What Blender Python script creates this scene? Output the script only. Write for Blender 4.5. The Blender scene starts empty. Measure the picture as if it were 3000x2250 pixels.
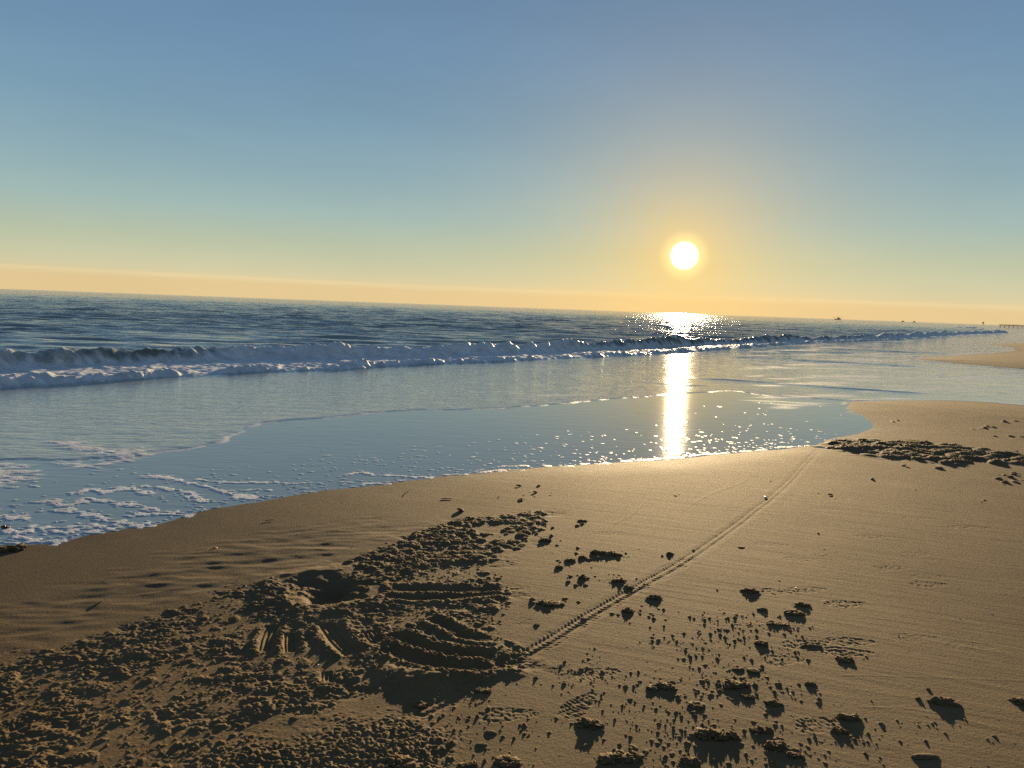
import bpy, bmesh, math, random
import numpy as np
from mathutils import Matrix, Vector

random.seed(7)
RNG = np.random.default_rng(11)
SC = bpy.context.scene
COL = SC.collection
F32 = np.float32

# ------------------------------------------------------------------ settings
EV = 1.35
SKY_STRENGTH = 0.1
SUN_AZ, SUN_EL = math.radians(12.14), math.radians(6.0)
SUNV = Vector((math.sin(SUN_AZ) * math.cos(SUN_EL), math.cos(SUN_AZ) * math.cos(SUN_EL), math.sin(SUN_EL)))
DISC_EL = math.radians(4.12)
DISCV = Vector((math.sin(SUN_AZ) * math.cos(DISC_EL), math.cos(SUN_AZ) * math.cos(DISC_EL), math.sin(DISC_EL)))
EYE = 1.6
ZW = -0.10                      # still water level, the dry beach is about z = 0
FPX, PITCH, ROLL = 2254.0, math.radians(5.70), math.radians(2.08)

# ------------------------------------------------------------------ camera
cam = bpy.data.cameras.new('camera')
cam.sensor_fit = 'HORIZONTAL'
cam.sensor_width = 36.0
cam.lens = 36.0 * FPX / 3000.0
cam.clip_start, cam.clip_end = 0.05, 60000.0
camo = bpy.data.objects.new('camera', cam)
COL.objects.link(camo)
MROT = Matrix.Rotation(math.pi / 2 - PITCH, 4, 'X') @ Matrix.Rotation(ROLL, 4, 'Z')
camo.matrix_world = Matrix.Translation((0, 0, EYE)) @ MROT
SC.camera = camo
R3 = np.array(MROT.to_3x3())


def at(px, py, z=-0.03):
    """where the line of sight through a pixel of the 3000 x 2250 photograph meets height z"""
    d = R3 @ np.array([(px - 1500) / FPX, -(py - 1125) / FPX, -1.0])
    t = (z - EYE) / d[2]
    return np.array([t * d[0], t * d[1]])


def pts(lst, z=-0.03):
    return np.array([at(p[0], p[1], z) for p in lst])


def smooth_line(P, n=6):
    P = np.asarray(P, float)
    Q = np.vstack([2 * P[0] - P[1], P, 2 * P[-1] - P[-2]])
    out = []
    for i in range(1, len(Q) - 2):
        for k in range(n):
            t = k / n
            out.append(0.5 * (2 * Q[i] + (Q[i + 1] - Q[i - 1]) * t + (2 * Q[i - 1] - 5 * Q[i] + 4 * Q[i + 1] - Q[i + 2]) * t * t
                              + (3 * Q[i] - Q[i - 1] - 3 * Q[i + 1] + Q[i + 2]) * t ** 3))
    out.append(P[-1])
    return np.array(out)


# ------------------------------------------------------------------ numpy noise
_perm = np.random.default_rng(3).permutation(256)
PERM = np.concatenate([_perm, _perm]).astype(np.int32)
_ga = np.random.default_rng(4).uniform(0, 2 * math.pi, 256)
GX, GY = np.cos(_ga).astype(F32), np.sin(_ga).astype(F32)


def perlin(x, y, seed=0):
    x = np.asarray(x, np.float64) + seed * 17.31
    y = np.asarray(y, np.float64) + seed * 9.77
    xf, yf = np.floor(x), np.floor(y)
    xi, yi = xf.astype(np.int64) & 255, yf.astype(np.int64) & 255
    fx, fy = (x - xf).astype(F32), (y - yf).astype(F32)
    u = fx * fx * fx * (fx * (fx * 6 - 15) + 10)
    v = fy * fy * fy * (fy * (fy * 6 - 15) + 10)

    def g(ix, iy, dx, dy):
        h = PERM[PERM[ix & 255] + (iy & 255)]
        return GX[h] * dx + GY[h] * dy
    a = g(xi, yi, fx, fy)
    b = g(xi + 1, yi, fx - 1, fy)
    c = g(xi, yi + 1, fx, fy - 1)
    d = g(xi + 1, yi + 1, fx - 1, fy - 1)
    ab = a + u * (b - a)
    cd = c + u * (d - c)
    return (ab + v * (cd - ab)) * F32(1.5)


def sstep(a, b, x):
    t = np.clip((x - a) / (b - a), 0, 1)
    return t * t * (3 - 2 * t)


def poly_sd(X, Y, P):
    """signed distance to a closed polygon, positive inside"""
    P = np.asarray(P, float)
    d2 = np.full(X.shape, 1e18, F32)
    ins = np.zeros(X.shape, bool)
    n = len(P)
    for i in range(n):
        ax, ay = P[i]
        bx, by = P[(i + 1) % n]
        ex, ey = bx - ax, by - ay
        L = ex * ex + ey * ey + 1e-12
        wx, wy = X - F32(ax), Y - F32(ay)
        t = np.clip((wx * F32(ex) + wy * F32(ey)) / F32(L), 0, 1)
        dx, dy = wx - t * F32(ex), wy - t * F32(ey)
        np.minimum(d2, dx * dx + dy * dy, out=d2)
        if ey != 0:
            c = (Y >= min(ay, by)) & (Y < max(ay, by))
            xi = F32(ax) + (Y - F32(ay)) * F32(ex / ey)
            ins ^= c & (X < xi)
    d = np.sqrt(d2)
    return np.where(ins, d, -d)


def line_sd(X, Y, P):
    """distance to an open line, signed (positive left of its direction), and the length along it"""
    P = np.asarray(P, float)
    best = np.full(X.shape, 1e18, F32)
    sd = np.zeros(X.shape, F32)
    al = np.zeros(X.shape, F32)
    s0 = 0.0
    for i in range(len(P) - 1):
        ax, ay = P[i]
        ex, ey = P[i + 1] - P[i]
        L = math.hypot(ex, ey) + 1e-9
        wx, wy = X - F32(ax), Y - F32(ay)
        t = np.clip((wx * F32(ex) + wy * F32(ey)) / F32(L * L), 0, 1)
        dx, dy = wx - t * F32(ex), wy - t * F32(ey)
        d2 = dx * dx + dy * dy
        m = d2 < best
        cr = F32(ex) * wy - F32(ey) * wx
        best = np.where(m, d2, best)
        sd = np.where(m, np.where(cr >= 0, np.sqrt(d2), -np.sqrt(d2)), sd)
        al = np.where(m, F32(s0) + t * F32(L), al)
        s0 += L
    return sd, al


# ------------------------------------------------------------------ ring grid of points (finer where it is nearer)
class Grid:
    def __init__(self, radii, dense, dstep, mid, mstep, cstep):
        a = [0.0]
        while a[-1] < math.pi:
            s = dstep if a[-1] < dense else (mstep if a[-1] < mid else cstep)
            a.append(a[-1] + s)
        a = np.array(a[:-1])
        self.A = np.concatenate([-a[:0:-1], a])
        self.Rr = np.asarray(radii, float)
        self.nr, self.na = len(self.Rr), len(self.A)
        self.X = (self.Rr[:, None] * np.sin(self.A)[None, :]).astype(F32)
        self.Y = (self.Rr[:, None] * np.cos(self.A)[None, :]).astype(F32)
        dr = np.gradient(self.Rr)
        da = np.gradient(self.A)
        self.SP = np.maximum(dr[:, None] * np.ones(self.na)[None, :], self.Rr[:, None] * da[None, :]).astype(F32)

    def window(self, x, y, rad):
        r, a = math.hypot(x, y), math.atan2(x, y)
        i0, i1 = np.searchsorted(self.Rr, [r - rad, r + rad])
        w = rad / max(r, 1e-3)
        j0, j1 = np.searchsorted(self.A, [a - w, a + w])
        return slice(max(i0 - 1, 0), i1 + 1), slice(max(j0 - 1, 0), j1 + 1)

    def box(self, P, m):
        """row and column slices that hold every grid point within m of the points P"""
        r = np.hypot(P[:, 0], P[:, 1])
        a = np.arctan2(P[:, 0], P[:, 1])
        rm = max(r.min(), 0.3)
        i0, i1 = np.searchsorted(self.Rr, [r.min() - m - 0.1, r.max() + m])
        j0, j1 = np.searchsorted(self.A, [a.min() - m / rm, a.max() + m / rm])
        return slice(max(i0 - 1, 0), i1 + 1), slice(max(j0 - 1, 0), j1 + 1)

    def near(self, Z, x, y):
        i = min(np.searchsorted(self.Rr, math.hypot(x, y)), self.nr - 1)
        j = min(np.searchsorted(self.A, math.atan2(x, y)), self.na - 1)
        return float(Z[i, j])

    def mesh(self, name, Z, keep, attrs, close=True):
        nr, na = self.nr, self.na
        idx = np.arange(nr * na).reshape(nr, na)
        a, b = idx[:-1, :], idx[1:, :]
        a2, b2 = np.roll(a, -1, 1), np.roll(b, -1, 1)
        q = np.stack([a, b, b2, a2], -1).reshape(-1, 4)       # seen from above: anticlockwise fixed below
        q = q[:, ::-1]
        kf = keep.reshape(-1)
        q = q[kf[q].any(1)]
        used = np.zeros(nr * na, bool)
        used[q.reshape(-1)] = True
        new = np.cumsum(used) - 1
        q = new[q]
        co = np.stack([self.X.reshape(-1)[used], self.Y.reshape(-1)[used], Z.reshape(-1)[used]], -1).astype(F32)
        me = bpy.data.meshes.new(name)
        me.vertices.add(len(co))
        me.vertices.foreach_set('co', co.reshape(-1))
        me.loops.add(q.size)
        me.loops.foreach_set('vertex_index', q.reshape(-1).astype(np.int32))
        me.polygons.add(len(q))
        me.polygons.foreach_set('loop_start', np.arange(0, q.size, 4, dtype=np.int32))
        me.update(calc_edges=True)
        me.shade_smooth()
        for k, v in attrs.items():
            at_ = me.attributes.new(k, 'FLOAT', 'POINT')
            at_.data.foreach_set('value', v.reshape(-1)[used].astype(F32))
        o = bpy.data.objects.new(name, me)
        COL.objects.link(o)
        return o


def radii_by(step, r0, r1):
    r = [r0]
    while r[-1] < r1:
        r.append(r[-1] + step(r[-1]))
    return r


# ------------------------------------------------------------------ node helpers
def new_mat(name):
    m = bpy.data.materials.new(name)
    m.use_nodes = True
    m.node_tree.nodes.clear()
    return m, m.node_tree


class NT:
    def __init__(self, nt):
        self.nt = nt

    def n(self, t, **kw):
        nd = self.nt.nodes.new(t)
        for k, v in kw.items():
            setattr(nd, k, v)
        return nd

    def put(self, sock, v):
        if hasattr(v, 'is_output') or isinstance(v, bpy.types.NodeSocket):
            self.nt.links.new(v, sock)
        elif v is not None:
            sock.default_value = v

    def math(self, op, a, b=None, c=None, clamp=False):
        nd = self.n('ShaderNodeMath', operation=op, use_clamp=clamp)
        self.put(nd.inputs[0], a)
        if b is not None:
            self.put(nd.inputs[1], b)
        if c is not None:
            self.put(nd.inputs[2], c)
        return nd.outputs[0]

    def mix(self, f, a, b, blend='MIX'):
        nd = self.n('ShaderNodeMix', data_type='RGBA', blend_type=blend)
        self.put(nd.inputs[0], f)
        self.put(nd.inputs[6], a)
        self.put(nd.inputs[7], b)
        return nd.outputs[2]

    def vscale(self, v, s):
        nd = self.n('ShaderNodeMapping')
        self.put(nd.inputs['Vector'], v)
        nd.inputs['Scale'].default_value = s
        return nd

    def noise(self, v, scale, detail=2.0, rough=0.5, dist=0.0):
        nd = self.n('ShaderNodeTexNoise')
        self.put(nd.inputs['Vector'], v)
        nd.inputs['Scale'].default_value = scale
        nd.inputs['Detail'].default_value = detail
        nd.inputs['Roughness'].default_value = rough
        nd.inputs['Distortion'].default_value = dist
        return nd.outputs['Fac']

    def ramp(self, f, stops, interp='LINEAR'):
        nd = self.n('ShaderNodeValToRGB')
        cr = nd.color_ramp
        cr.interpolation = interp
        while len(cr.elements) < len(stops):
            cr.elements.new(0.5)
        for e, (p, c) in zip(cr.elements, stops):
            e.position = p
            e.color = c if len(c) == 4 else (*c, 1)
        self.put(nd.inputs[0], f)
        return nd.outputs[0]

    def maprange(self, v, a, b, c, d, smooth=False):
        nd = self.n('ShaderNodeMapRange')
        if smooth:
            nd.interpolation_type = 'SMOOTHSTEP'
        for i, x in enumerate((v, a, b, c, d)):
            self.put(nd.inputs[i], x)
        return nd.outputs[0]

    def attr(self, name):
        return self.n('ShaderNodeAttribute', attribute_name=name).outputs['Fac']

    def bump(self, h, strength, dist, normal=None):
        nd = self.n('ShaderNodeBump')
        self.put(nd.inputs['Height'], h)
        self.put(nd.inputs['Strength'], strength)
        self.put(nd.inputs['Distance'], dist)
        if normal is not None:
            self.put(nd.inputs['Normal'], normal)
        return nd.outputs[0]

    def principled(self, **kw):
        nd = self.n('ShaderNodeBsdfPrincipled')
        for k, v in kw.items():
            self.put(nd.inputs[k.replace('_', ' ')], v)
        return nd


def s2l(c):
    return tuple(((x / 255) / 12.92 if x <= 10 else ((x / 255 + 0.055) / 1.055) ** 2.4) for x in c)


# ------------------------------------------------------------------ world: sky
w = bpy.data.worlds.new("World")
SC.world = w
w.use_nodes = True
w.node_tree.nodes.clear()
N = NT(w.node_tree)
gain = 1.0 / (SKY_STRENGTH * 2 ** EV)
sk = N.n('ShaderNodeTexSky', sky_type='NISHITA', sun_disc=False)
sk.sun_elevation, sk.sun_rotation = SUN_EL, SUN_AZ
sk.dust_density = 1.0
tc = N.n('ShaderNodeTexCoord').outputs['Generated']
sep = N.n('ShaderNodeSeparateXYZ')
N.put(sep.inputs[0], tc)
el = N.math('MULTIPLY', N.math('ARCSINE', sep.outputs[2]), 180 / math.pi)
vm = N.n('ShaderNodeVectorMath', operation='DOT_PRODUCT')
N.put(vm.inputs[0], tc)
vm.inputs[1].default_value = DISCV
ang = N.math('MULTIPLY', N.math('ARCCOSINE', N.math('MINIMUM', vm.outputs['Value'], 1.0)), 180 / math.pi)
# colour by height above the horizon
GRAD = [(0.0, (234, 205, 154)), (0.8, (231, 206, 158)), (1.6, (214, 204, 164)), (2.6, (201, 201, 167)), (4.0, (184, 194, 168)),
        (6.2, (160, 184, 179)), (9.0, (141, 171, 181)), (12.5, (123, 157, 178)), (17.0, (110, 144, 174)), (21.0, (102, 135, 167)),
        (35.0, (94, 122, 155)), (60.0, (86, 112, 144)), (90.0, (80, 105, 136))]
fac = N.math('POWER', N.math('DIVIDE', N.math('MAXIMUM', el, 0.0), 90.0), 0.5)
base = N.ramp(fac, [(math.sqrt(e / 90), s2l(c)) for e, c in GRAD])
# low bank of warm haze with a faint bright upper rim
azn = N.n('ShaderNodeMapping')
N.put(azn.inputs['Vector'], tc)
azn.inputs['Scale'].default_value = (3, 3, 40)
wob = N.noise(azn.outputs[0], 1.0, 4.0, 0.55)
top = N.math('ADD', N.math('ADD', 1.38, N.math('MULTIPLY', sep.outputs[0], -0.22)), N.math('MULTIPLY', N.math('SUBTRACT', wob, 0.5), 0.35))
bank = N.maprange(N.math('SUBTRACT', el, top), -0.10, 0.16, 1.0, 0.0, True)
rim = N.math('MULTIPLY', bank, N.maprange(N.math('SUBTRACT', el, top), -0.55, 0.0, 0.0, 1.0, True))
bankcol = N.mix(rim, (*s2l((224, 196, 143)), 1), (*s2l((234, 212, 161)), 1))
base = N.mix(N.math('MULTIPLY', bank, 0.68), base, bankcol)
# dimmer away from the sun
thin = N.n('ShaderNodeMapping')
N.put(thin.inputs['Vector'], tc)
thin.inputs['Scale'].default_value = (2.2, 2.2, 11.0)
thin.inputs['Rotation'].default_value = (0.12, 0.2, 0.4)
veil = N.noise(thin.outputs[0], 1.6, 5.0, 0.6, 0.4)
dim = N.math('MULTIPLY', N.maprange(ang, 45.0, 140.0, 1.0, 0.85, True), N.maprange(veil, 0.3, 0.7, 0.965, 1.03))
dimc = N.n('ShaderNodeCombineColor')
for i in range(3):
    N.put(dimc.inputs[i], dim)
base = N.mix(1.0, base, dimc.outputs[0], 'MULTIPLY')
glow = N.math('MULTIPLY', N.math('POWER', math.e, N.math('DIVIDE', ang, -5.2)), 0.86)
col = N.mix(glow, base, (1.0, 0.66, 0.20, 1))
nis = N.n('ShaderNodeVectorMath', operation='SCALE')
N.put(nis.inputs[0], sk.outputs[0])
nis.inputs['Scale'].default_value = 0.0016
col = N.mix(1.0, col, nis.outputs[0], 'ADD')
halo = N.maprange(ang, 0.6, 2.0, 1.0, 0.0, True)
col = N.mix(1.0, col, N.mix(halo, (0, 0, 0, 1), (0.38, 0.32, 0.12, 1)), 'ADD')
disc = N.maprange(ang, 0.60, 1.06, 1.0, 0.0, True)
col = N.mix(1.0, col, N.mix(disc, (0, 0, 0, 1), (9.0, 7.5, 4.8, 1)), 'ADD')
vs = N.n('ShaderNodeVectorMath', operation='SCALE')
N.put(vs.inputs[0], col)
vs.inputs['Scale'].default_value = gain
bg = N.n('ShaderNodeBackground')
N.put(bg.inputs[0], vs.outputs[0])
bg.inputs[1].default_value = SKY_STRENGTH
ow = N.n('ShaderNodeOutputWorld')
N.put(ow.inputs[0], bg.outputs[0])

# ------------------------------------------------------------------ sun lamp
sun = bpy.data.lights.new('sun', 'SUN')
sun.energy = 5.0
sun.angle = math.radians(0.5)
sun.color = (1.0, 0.73, 0.40)
suno = bpy.data.objects.new('sun', sun)
suno.rotation_euler = SUNV.to_track_quat('Z', 'Y').to_euler()
suno.location = (20, 90, 30)
COL.objects.link(suno)

SC.view_settings.view_transform = 'Standard'
SC.view_settings.look = 'None'
SC.view_settings.exposure = EV
SC.view_settings.gamma = 1.0
SC.cycles.sample_clamp_indirect = 4.0
SC.cycles.use_denoising = False
SC.cycles.max_bounces = 6
SC.cycles.caustics_reflective = False
SC.cycles.caustics_refractive = False

# ================================================================== shoreline (traced, then laid on the water level)
SHORE = [(0, 1597), (158, 1590), (280, 1568), (447, 1538), (570, 1504), (720, 1474), (860, 1452), (1000, 1432), (1181, 1412), (1389, 1387), (1588, 1369),
         (1791, 1357), (1995, 1344), (2203, 1323), (2371, 1306), (2430, 1288), (2511, 1270), (2549, 1256), (2558, 1245), (2541, 1229), (2511, 1211),
         (2478, 1197), (2485, 1184), (2520, 1174), (2723, 1172), (2859, 1176), (3000, 1187)]
shore = smooth_line(pts(SHORE, ZW), 4)
LAND1 = np.vstack([[(-300, -300), (-40, -28), (-12, -2.5), (-6, 2.7)], shore, [(20, 19.5), (36, 27), (58, 30), (400, 34), (400, -300)]])
SPIT_LOW = [(3000, 1082), (2859, 1069), (2768, 1060), (2712, 1055), (2684, 1051)]
SPIT_TOP = [(2700, 1049), (2732, 1046), (2836, 1039), (2904, 1035), (2985, 1026), (2960, 1022.5), (2978, 1018.5), (2930, 1013), (2885, 1008.5), (2935, 1006), (3000, 1003.5)]
LAND2 = np.vstack([[(400, 60), (60, 42), (32, 34.5)], smooth_line(pts(SPIT_LOW, ZW), 3), smooth_line(pts(SPIT_TOP, ZW), 2), [(75, 106), (140, 190), (560, 760), (1500, 1700), (3000, 2400), (4000, 60)]])


def land_sd(X, Y):
    return np.maximum(poly_sd(X, Y, LAND1), poly_sd(X, Y, LAND2))


# ================================================================== SAND
def sand_step(r):
    if r < 2.15:
        return 0.012
    if r < 14:
        return min(max(3.4e-4 * r * r, 0.0045), 0.026)
    if r < 60:
        return min(3.4e-4 * r * r, 0.25)
    return 0.05 * r


G = Grid(radii_by(sand_step, 0.5, 30000), math.radians(38), 0.00112, math.radians(70), 0.005, 0.03)
X, Y, SP = G.X, G.Y, G.SP
near = G.Rr < 90
nrows = int(near.sum())
D = land_sd(X, Y)
wob = np.zeros_like(X)
wob[:nrows] = 0.05 * perlin(X[:nrows] / 0.55, Y[:nrows] / 0.55, 1) + 0.018 * perlin(X[:nrows] / 0.16, Y[:nrows] / 0.16, 2)
DS = D + wob * np.clip(1 - np.abs(D), 0, 1)
Z = np.where(DS > 0, ZW + 0.09 * (1 - np.exp(-DS / 2.0)), ZW + np.maximum(DS * 0.06, -0.6)).astype(F32)


def dune(lam, amp, seed, ani=1.0, ang_=0.0):
    """noise of one wavelength over the near rows, faded where the grid cannot carry it"""
    x, y = X[:nrows], Y[:nrows]
    if ang_ or ani != 1.0:
        c, s = math.cos(ang_), math.sin(ang_)
        x, y = (c * x + s * y) / ani, -s * x + c * y
    fade = np.clip(lam / (2.5 * SP[:nrows]) - 0.6, 0, 1)
    return perlin(x / lam, y / lam, seed) * (amp * fade)


land_near = np.clip(DS[:nrows] / 0.3, 0, 1).astype(F32)
Z[:nrows] += land_near * (dune(2.4, 0.006, 5) + dune(0.6, 0.0015, 6))
# fine drainage lines, running with the last wash
p0, p1 = at(2000, 1527), at(3000, 1658)
ra = math.atan2(p1[1] - p0[1], p1[0] - p0[0])
LM = sstep(-0.6, 1.2, X[:nrows] + 0.35 * Y[:nrows] - 1.0)
Z[:nrows] += land_near * LM * (dune(0.030, 0.00050, 8, 14.0, ra) + dune(0.07, 0.0006, 9, 11.0, ra))
Z[:nrows] += land_near * dune(0.016, 0.0005, 10)


def region(poly, soft):
    """0..1 mask of a traced patch of ground"""
    P = pts(poly)
    m = np.zeros_like(X)
    si, sj = G.box(P, soft * 1.5)
    sd = poly_sd(X[si, sj], Y[si, sj], P)
    sd = sd + soft * 0.6 * perlin(X[si, sj] / 0.25, Y[si, sj] / 0.25, 12)
    m[si, sj] = sstep(-soft * 0.5, soft * 0.5, sd)
    return m


P1 = [(-600, 2010), (-300, 1985), (0, 1930), (200, 1880), (420, 1800), (600, 1745), (760, 1690), (900, 1690), (1120, 1655), (1350, 1630), (1480, 1690), (1500, 1760),
      (1460, 1850), (1540, 1895), (1530, 1975), (1420, 2000), (1150, 2005), (1000, 2070), (800, 2120), (650, 2160), (500, 2250), (400, 2420), (-600, 2420)]
P2 = [(1000, 1640), (1180, 1560), (1400, 1500), (1590, 1490), (1610, 1540), (1530, 1595), (1450, 1640), (1330, 1650), (1100, 1680)]
P3 = [(250, 1700), (420, 1650), (620, 1580), (800, 1540), (1100, 1515), (1250, 1530), (1020, 1640), (800, 1700), (400, 1800), (200, 1880), (0, 1915), (-200, 1870), (0, 1760)]
P4 = [(2405, 1297), (2460, 1276), (2560, 1278), (2700, 1287), (2850, 1307), (2950, 1325), (3040, 1340), (3040, 1362), (2850, 1347), (2780, 1358), (2640, 1338), (2500, 1320)]
P5 = [(600, 2170), (1000, 2080), (1150, 2090), (1330, 2170), (1330, 2260), (1250, 2420), (450, 2420)]
P6 = [(1350, 1960), (1500, 2000), (1720, 1900), (2000, 1790), (2330, 1750), (2440, 1880), (2500, 2050), (2800, 2100), (3000, 2120), (3100, 2420), (1250, 2420), (1250, 2170)]
M1, M2, M3, M4, M5 = region(P1, 0.50), region(P2, 0.40), region(P3, 0.35), region(P4, 0.35), region(P5, 0.22)

# soft trodden undulations
i3 = slice(0, nrows)
Z[i3] += M3[i3] * (1 - M1[i3]) * (dune(0.34, 0.003, 21, 1.8, 0.25) + 0.3 * dune(0.18, 0.010, 22, 2.6, 0.2) + 0.0065 * (0.3 - np.abs(dune(0.15, 1.0, 24, 2.4, 0.3))) + dune(0.07, 0.0032, 23, 2.2, 0.1))
# churned, clotted sand
big = dune(0.50, 0.012, 31) + dune(0.24, 0.014, 32, 1.3, 0.2)
b1 = dune(0.11, 0.012, 33)
b2 = dune(0.055, 0.010, 34)
b3 = dune(0.026, 0.006, 35)
patch = 0.16 + 0.90 * sstep(-0.22, 0.42, perlin(X[i3] / 0.42, Y[i3] / 0.30, 38) + 0.4 * perlin(X[i3] / 0.15, Y[i3] / 0.12, 39))
CH = np.maximum(M1, M2 * 0.8)[i3] * patch
rough = big * 0.8 + (0.35 - np.abs(dune(0.13, 0.020, 46, 1.6, 0.15) / 0.020)) * 0.020 * 0.8 + b1 * 0.5 + np.abs(b2) * 0.8 + (0.3 - np.abs(dune(0.045, 1.0, 47))) * 0.008 + np.abs(b3) * 0.9 - 0.008
HOLD = np.zeros_like(Z)        # height that the wheel grooves keep clear of clots
Z[i3] += M4[i3] * (np.abs(dune(0.6, 0.035, 36)) + np.abs(dune(0.26, 0.032, 37)) - 0.018)
Z[i3] += M5[i3] * (1 - M1[i3]) * (np.abs(b2) * 0.5 + np.abs(b3) * 1.2)

# the dug hole and its rim
hx, hy = at(955, 1722)
dx, dy = (X[i3] - hx) / 0.95, (Y[i3] - hy) * 0.9
rho = np.sqrt(dx * dx + dy * dy)
rho_n = rho + 0.10 * perlin(X[i3] / 0.26, Y[i3] / 0.26, 41) + 0.05 * perlin(X[i3] / 0.08, Y[i3] / 0.08, 43)
hole = -0.065 * np.exp(-(rho_n / 0.115) ** 1.7)
rimh = 0.014 * np.exp(-((rho_n - 0.30) / 0.09) ** 2) * (1 + 0.6 * perlin(X[i3] / 0.35, Y[i3] / 0.35, 42))
CHm = CH * sstep(0.06, 0.26, rho_n)

# grooves ploughed by a spinning wheel and board
groove_mask = np.zeros_like(X)
gdepth = np.zeros_like(X)
GROOVES = [
    ([(1110, 1722), (1200, 1721), (1300, 1722), (1400, 1724), (1482, 1722)], 0.085, 1.0),
    ([(1100, 1742), (1190, 1747), (1290, 1748), (1390, 1741), (1480, 1733)], 0.07, 0.8),
    ([(1130, 1842), (1180, 1868), (1271, 1900), (1362, 1916), (1470, 1922)], 0.085, 1.1),
    ([(1120, 1890), (1167, 1909), (1253, 1938), (1362, 1957), (1461, 1955)], 0.095, 1.3),
    ([(1240, 1800), (1312, 1833), (1353, 1858), (1410, 1868), (1450, 1862)], 0.075, 0.8),
    ([(812, 1815), (787, 1857), (776, 1912)], 0.075, 1.0),
    ([(854, 1838), (850, 1870), (853, 1915)], 0.065, 0.9),
    ([(955, 1812), (972, 1844), (1000, 1880), (1045, 1920)], 0.10, 1.1),
    ([(1075, 1835), (1090, 1860), (1110, 1885)], 0.07, 0.7),
    ([(961, 1950), (957, 2005)], 0.06, 0.9),
    ([(1420, 1742), (1450, 1750), (1485, 1762)], 0.06, 0.6),
]
for P, wd, k in GROOVES:
    L = smooth_line(pts(P), 5)
    si, sj = G.box(L, 0.35)
    sd, al = line_sd(X[si, sj], Y[si, sj], L)
    tot = np.hypot(*np.diff(L, axis=0).T).sum()
    ends = sstep(0, 0.10, al) * sstep(0, 0.06, tot - al)
    ad = np.abs(sd)
    half = wd / 2
    cl = (1 - sstep(half * 0.85, half * 1.25, ad)) * ends
    nz = 0.25 + 1.3 * np.abs(perlin(X[si, sj] / 0.06, Y[si, sj] / 0.06, 45)) + 1.1 * np.abs(perlin(X[si, sj] / 0.022, Y[si, sj] / 0.022, 49))
    prof = -0.0085 * k * (1 - (ad / (half * 1.1)) ** 2) * (ad < half * 1.1)
    prof = prof + 0.0032 * np.sin(sd / wd * 20) * (ad < half)
    berm = 0.0095 * k * np.exp(-((ad - half * 1.65) / (half * 0.55)) ** 2) * nz
    groove_mask[si, sj] = np.maximum(groove_mask[si, sj], cl)
    cur = gdepth[si, sj]
    val = (prof + berm) * ends
    gdepth[si, sj] = np.where(cl > 0.5, np.minimum(cur, val), np.where(groove_mask[si, sj] > 0.5, cur, np.maximum(cur, val)))

Z[i3] += hole + rimh
Z[i3] += 0.60 * CHm * rough * (1 - 0.92 * groove_mask[i3]) + gdepth[i3]

# long ridge of thrown sand whose shadow falls towards the camera
RID = smooth_line(pts([(1120, 1950), (1180, 1975), (1240, 1990), (1310, 1988), (1400, 1972), (1515, 1970)]), 5)
si, sj = G.box(RID, 0.4)
sd, al = line_sd(X[si, sj], Y[si, sj], RID)
nz = perlin(X[si, sj] / 0.07, Y[si, sj] / 0.07, 51)
hgt = (0.010 + 0.018 * np.exp(-((al - 0.22) / 0.14) ** 2)) * (1 + 0.45 * nz + 0.25 * perlin(X[si, sj] / 0.03, Y[si, sj] / 0.03, 52))
Z[si, sj] += hgt * np.exp(-(sd / (0.045 + 0.03 * np.exp(-((al - 0.22) / 0.14) ** 2))) ** 2)

# a tyre's tread print running down the beach
TRK = smooth_line(pts([(2420, 1292), (2385, 1320), (2300, 1418), (2200, 1503), (2100, 1578), (2000, 1648), (1900, 1706), (1800, 1762), (1710, 1816), (1620, 1872), (1540, 1916),
                       (1460, 1950), (1360, 2018), (1300, 2058), (1235, 2090)]), 5)
si, sj = G.box(TRK, 0.3)
sd, al = line_sd(X[si, sj], Y[si, sj], TRK)
tot = np.hypot(*np.diff(TRK, axis=0).T).sum()
ad = np.abs(sd)
wob = perlin(X[si, sj] / 0.12, Y[si, sj] / 0.12, 55)
sd = sd + 0.006 * perlin(al / 0.5, al * 0, 57)
ad = np.abs(sd)
half = 0.056 + 0.010 * wob
inside = 1 - sstep(half * 0.8, half * 1.1, ad)
wear = np.clip(0.45 + 0.75 * sstep(0, tot, al) + 0.35 * wob, 0.3, 1.4)
herr = np.sin((al + ad * 0.9) / 0.034 * 2 * math.pi) * np.clip(0.034 / (2.2 * SP[si, sj]) - 0.5, 0, 1)
rib = np.cos(sd / 0.056 * 2 * math.pi * 1.2)
Z[si, sj] += wear * inside * (-0.0022 + 0.0011 * herr * (0.6 + perlin(X[si, sj] / 0.07, Y[si, sj] / 0.07, 56)) + 0.0016 * rib) + wear * 0.0009 * (0.4 + 1.2 * wob) * np.exp(-((ad - half * 1.35) / 0.012) ** 2)

# thin raised trails and hairline cracks
for P, hh, ww in [([(2150, 1368), (2186, 1387), (2177, 1405), (2081, 1442), (2027, 1472)], 0.0016, 0.010), ([(1904, 1394), (1903, 1446), (1880, 1475), (1850, 1505), (1800, 1530)], 0.0016, 0.010),
                  ([(2460, 1985), (2560, 1987), (2760, 1995), (3020, 2004)], 0.0007, 0.006), ([(2530, 2080), (2650, 2085), (2790, 2110), (2880, 2135)], 0.0008, 0.006)]:
    L = smooth_line(pts(P), 4)
    si, sj = G.box(L, 0.1)
    sd, al = line_sd(X[si, sj], Y[si, sj], L)
    Z[si, sj] += hh * np.exp(-(sd / ww) ** 2)

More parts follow.
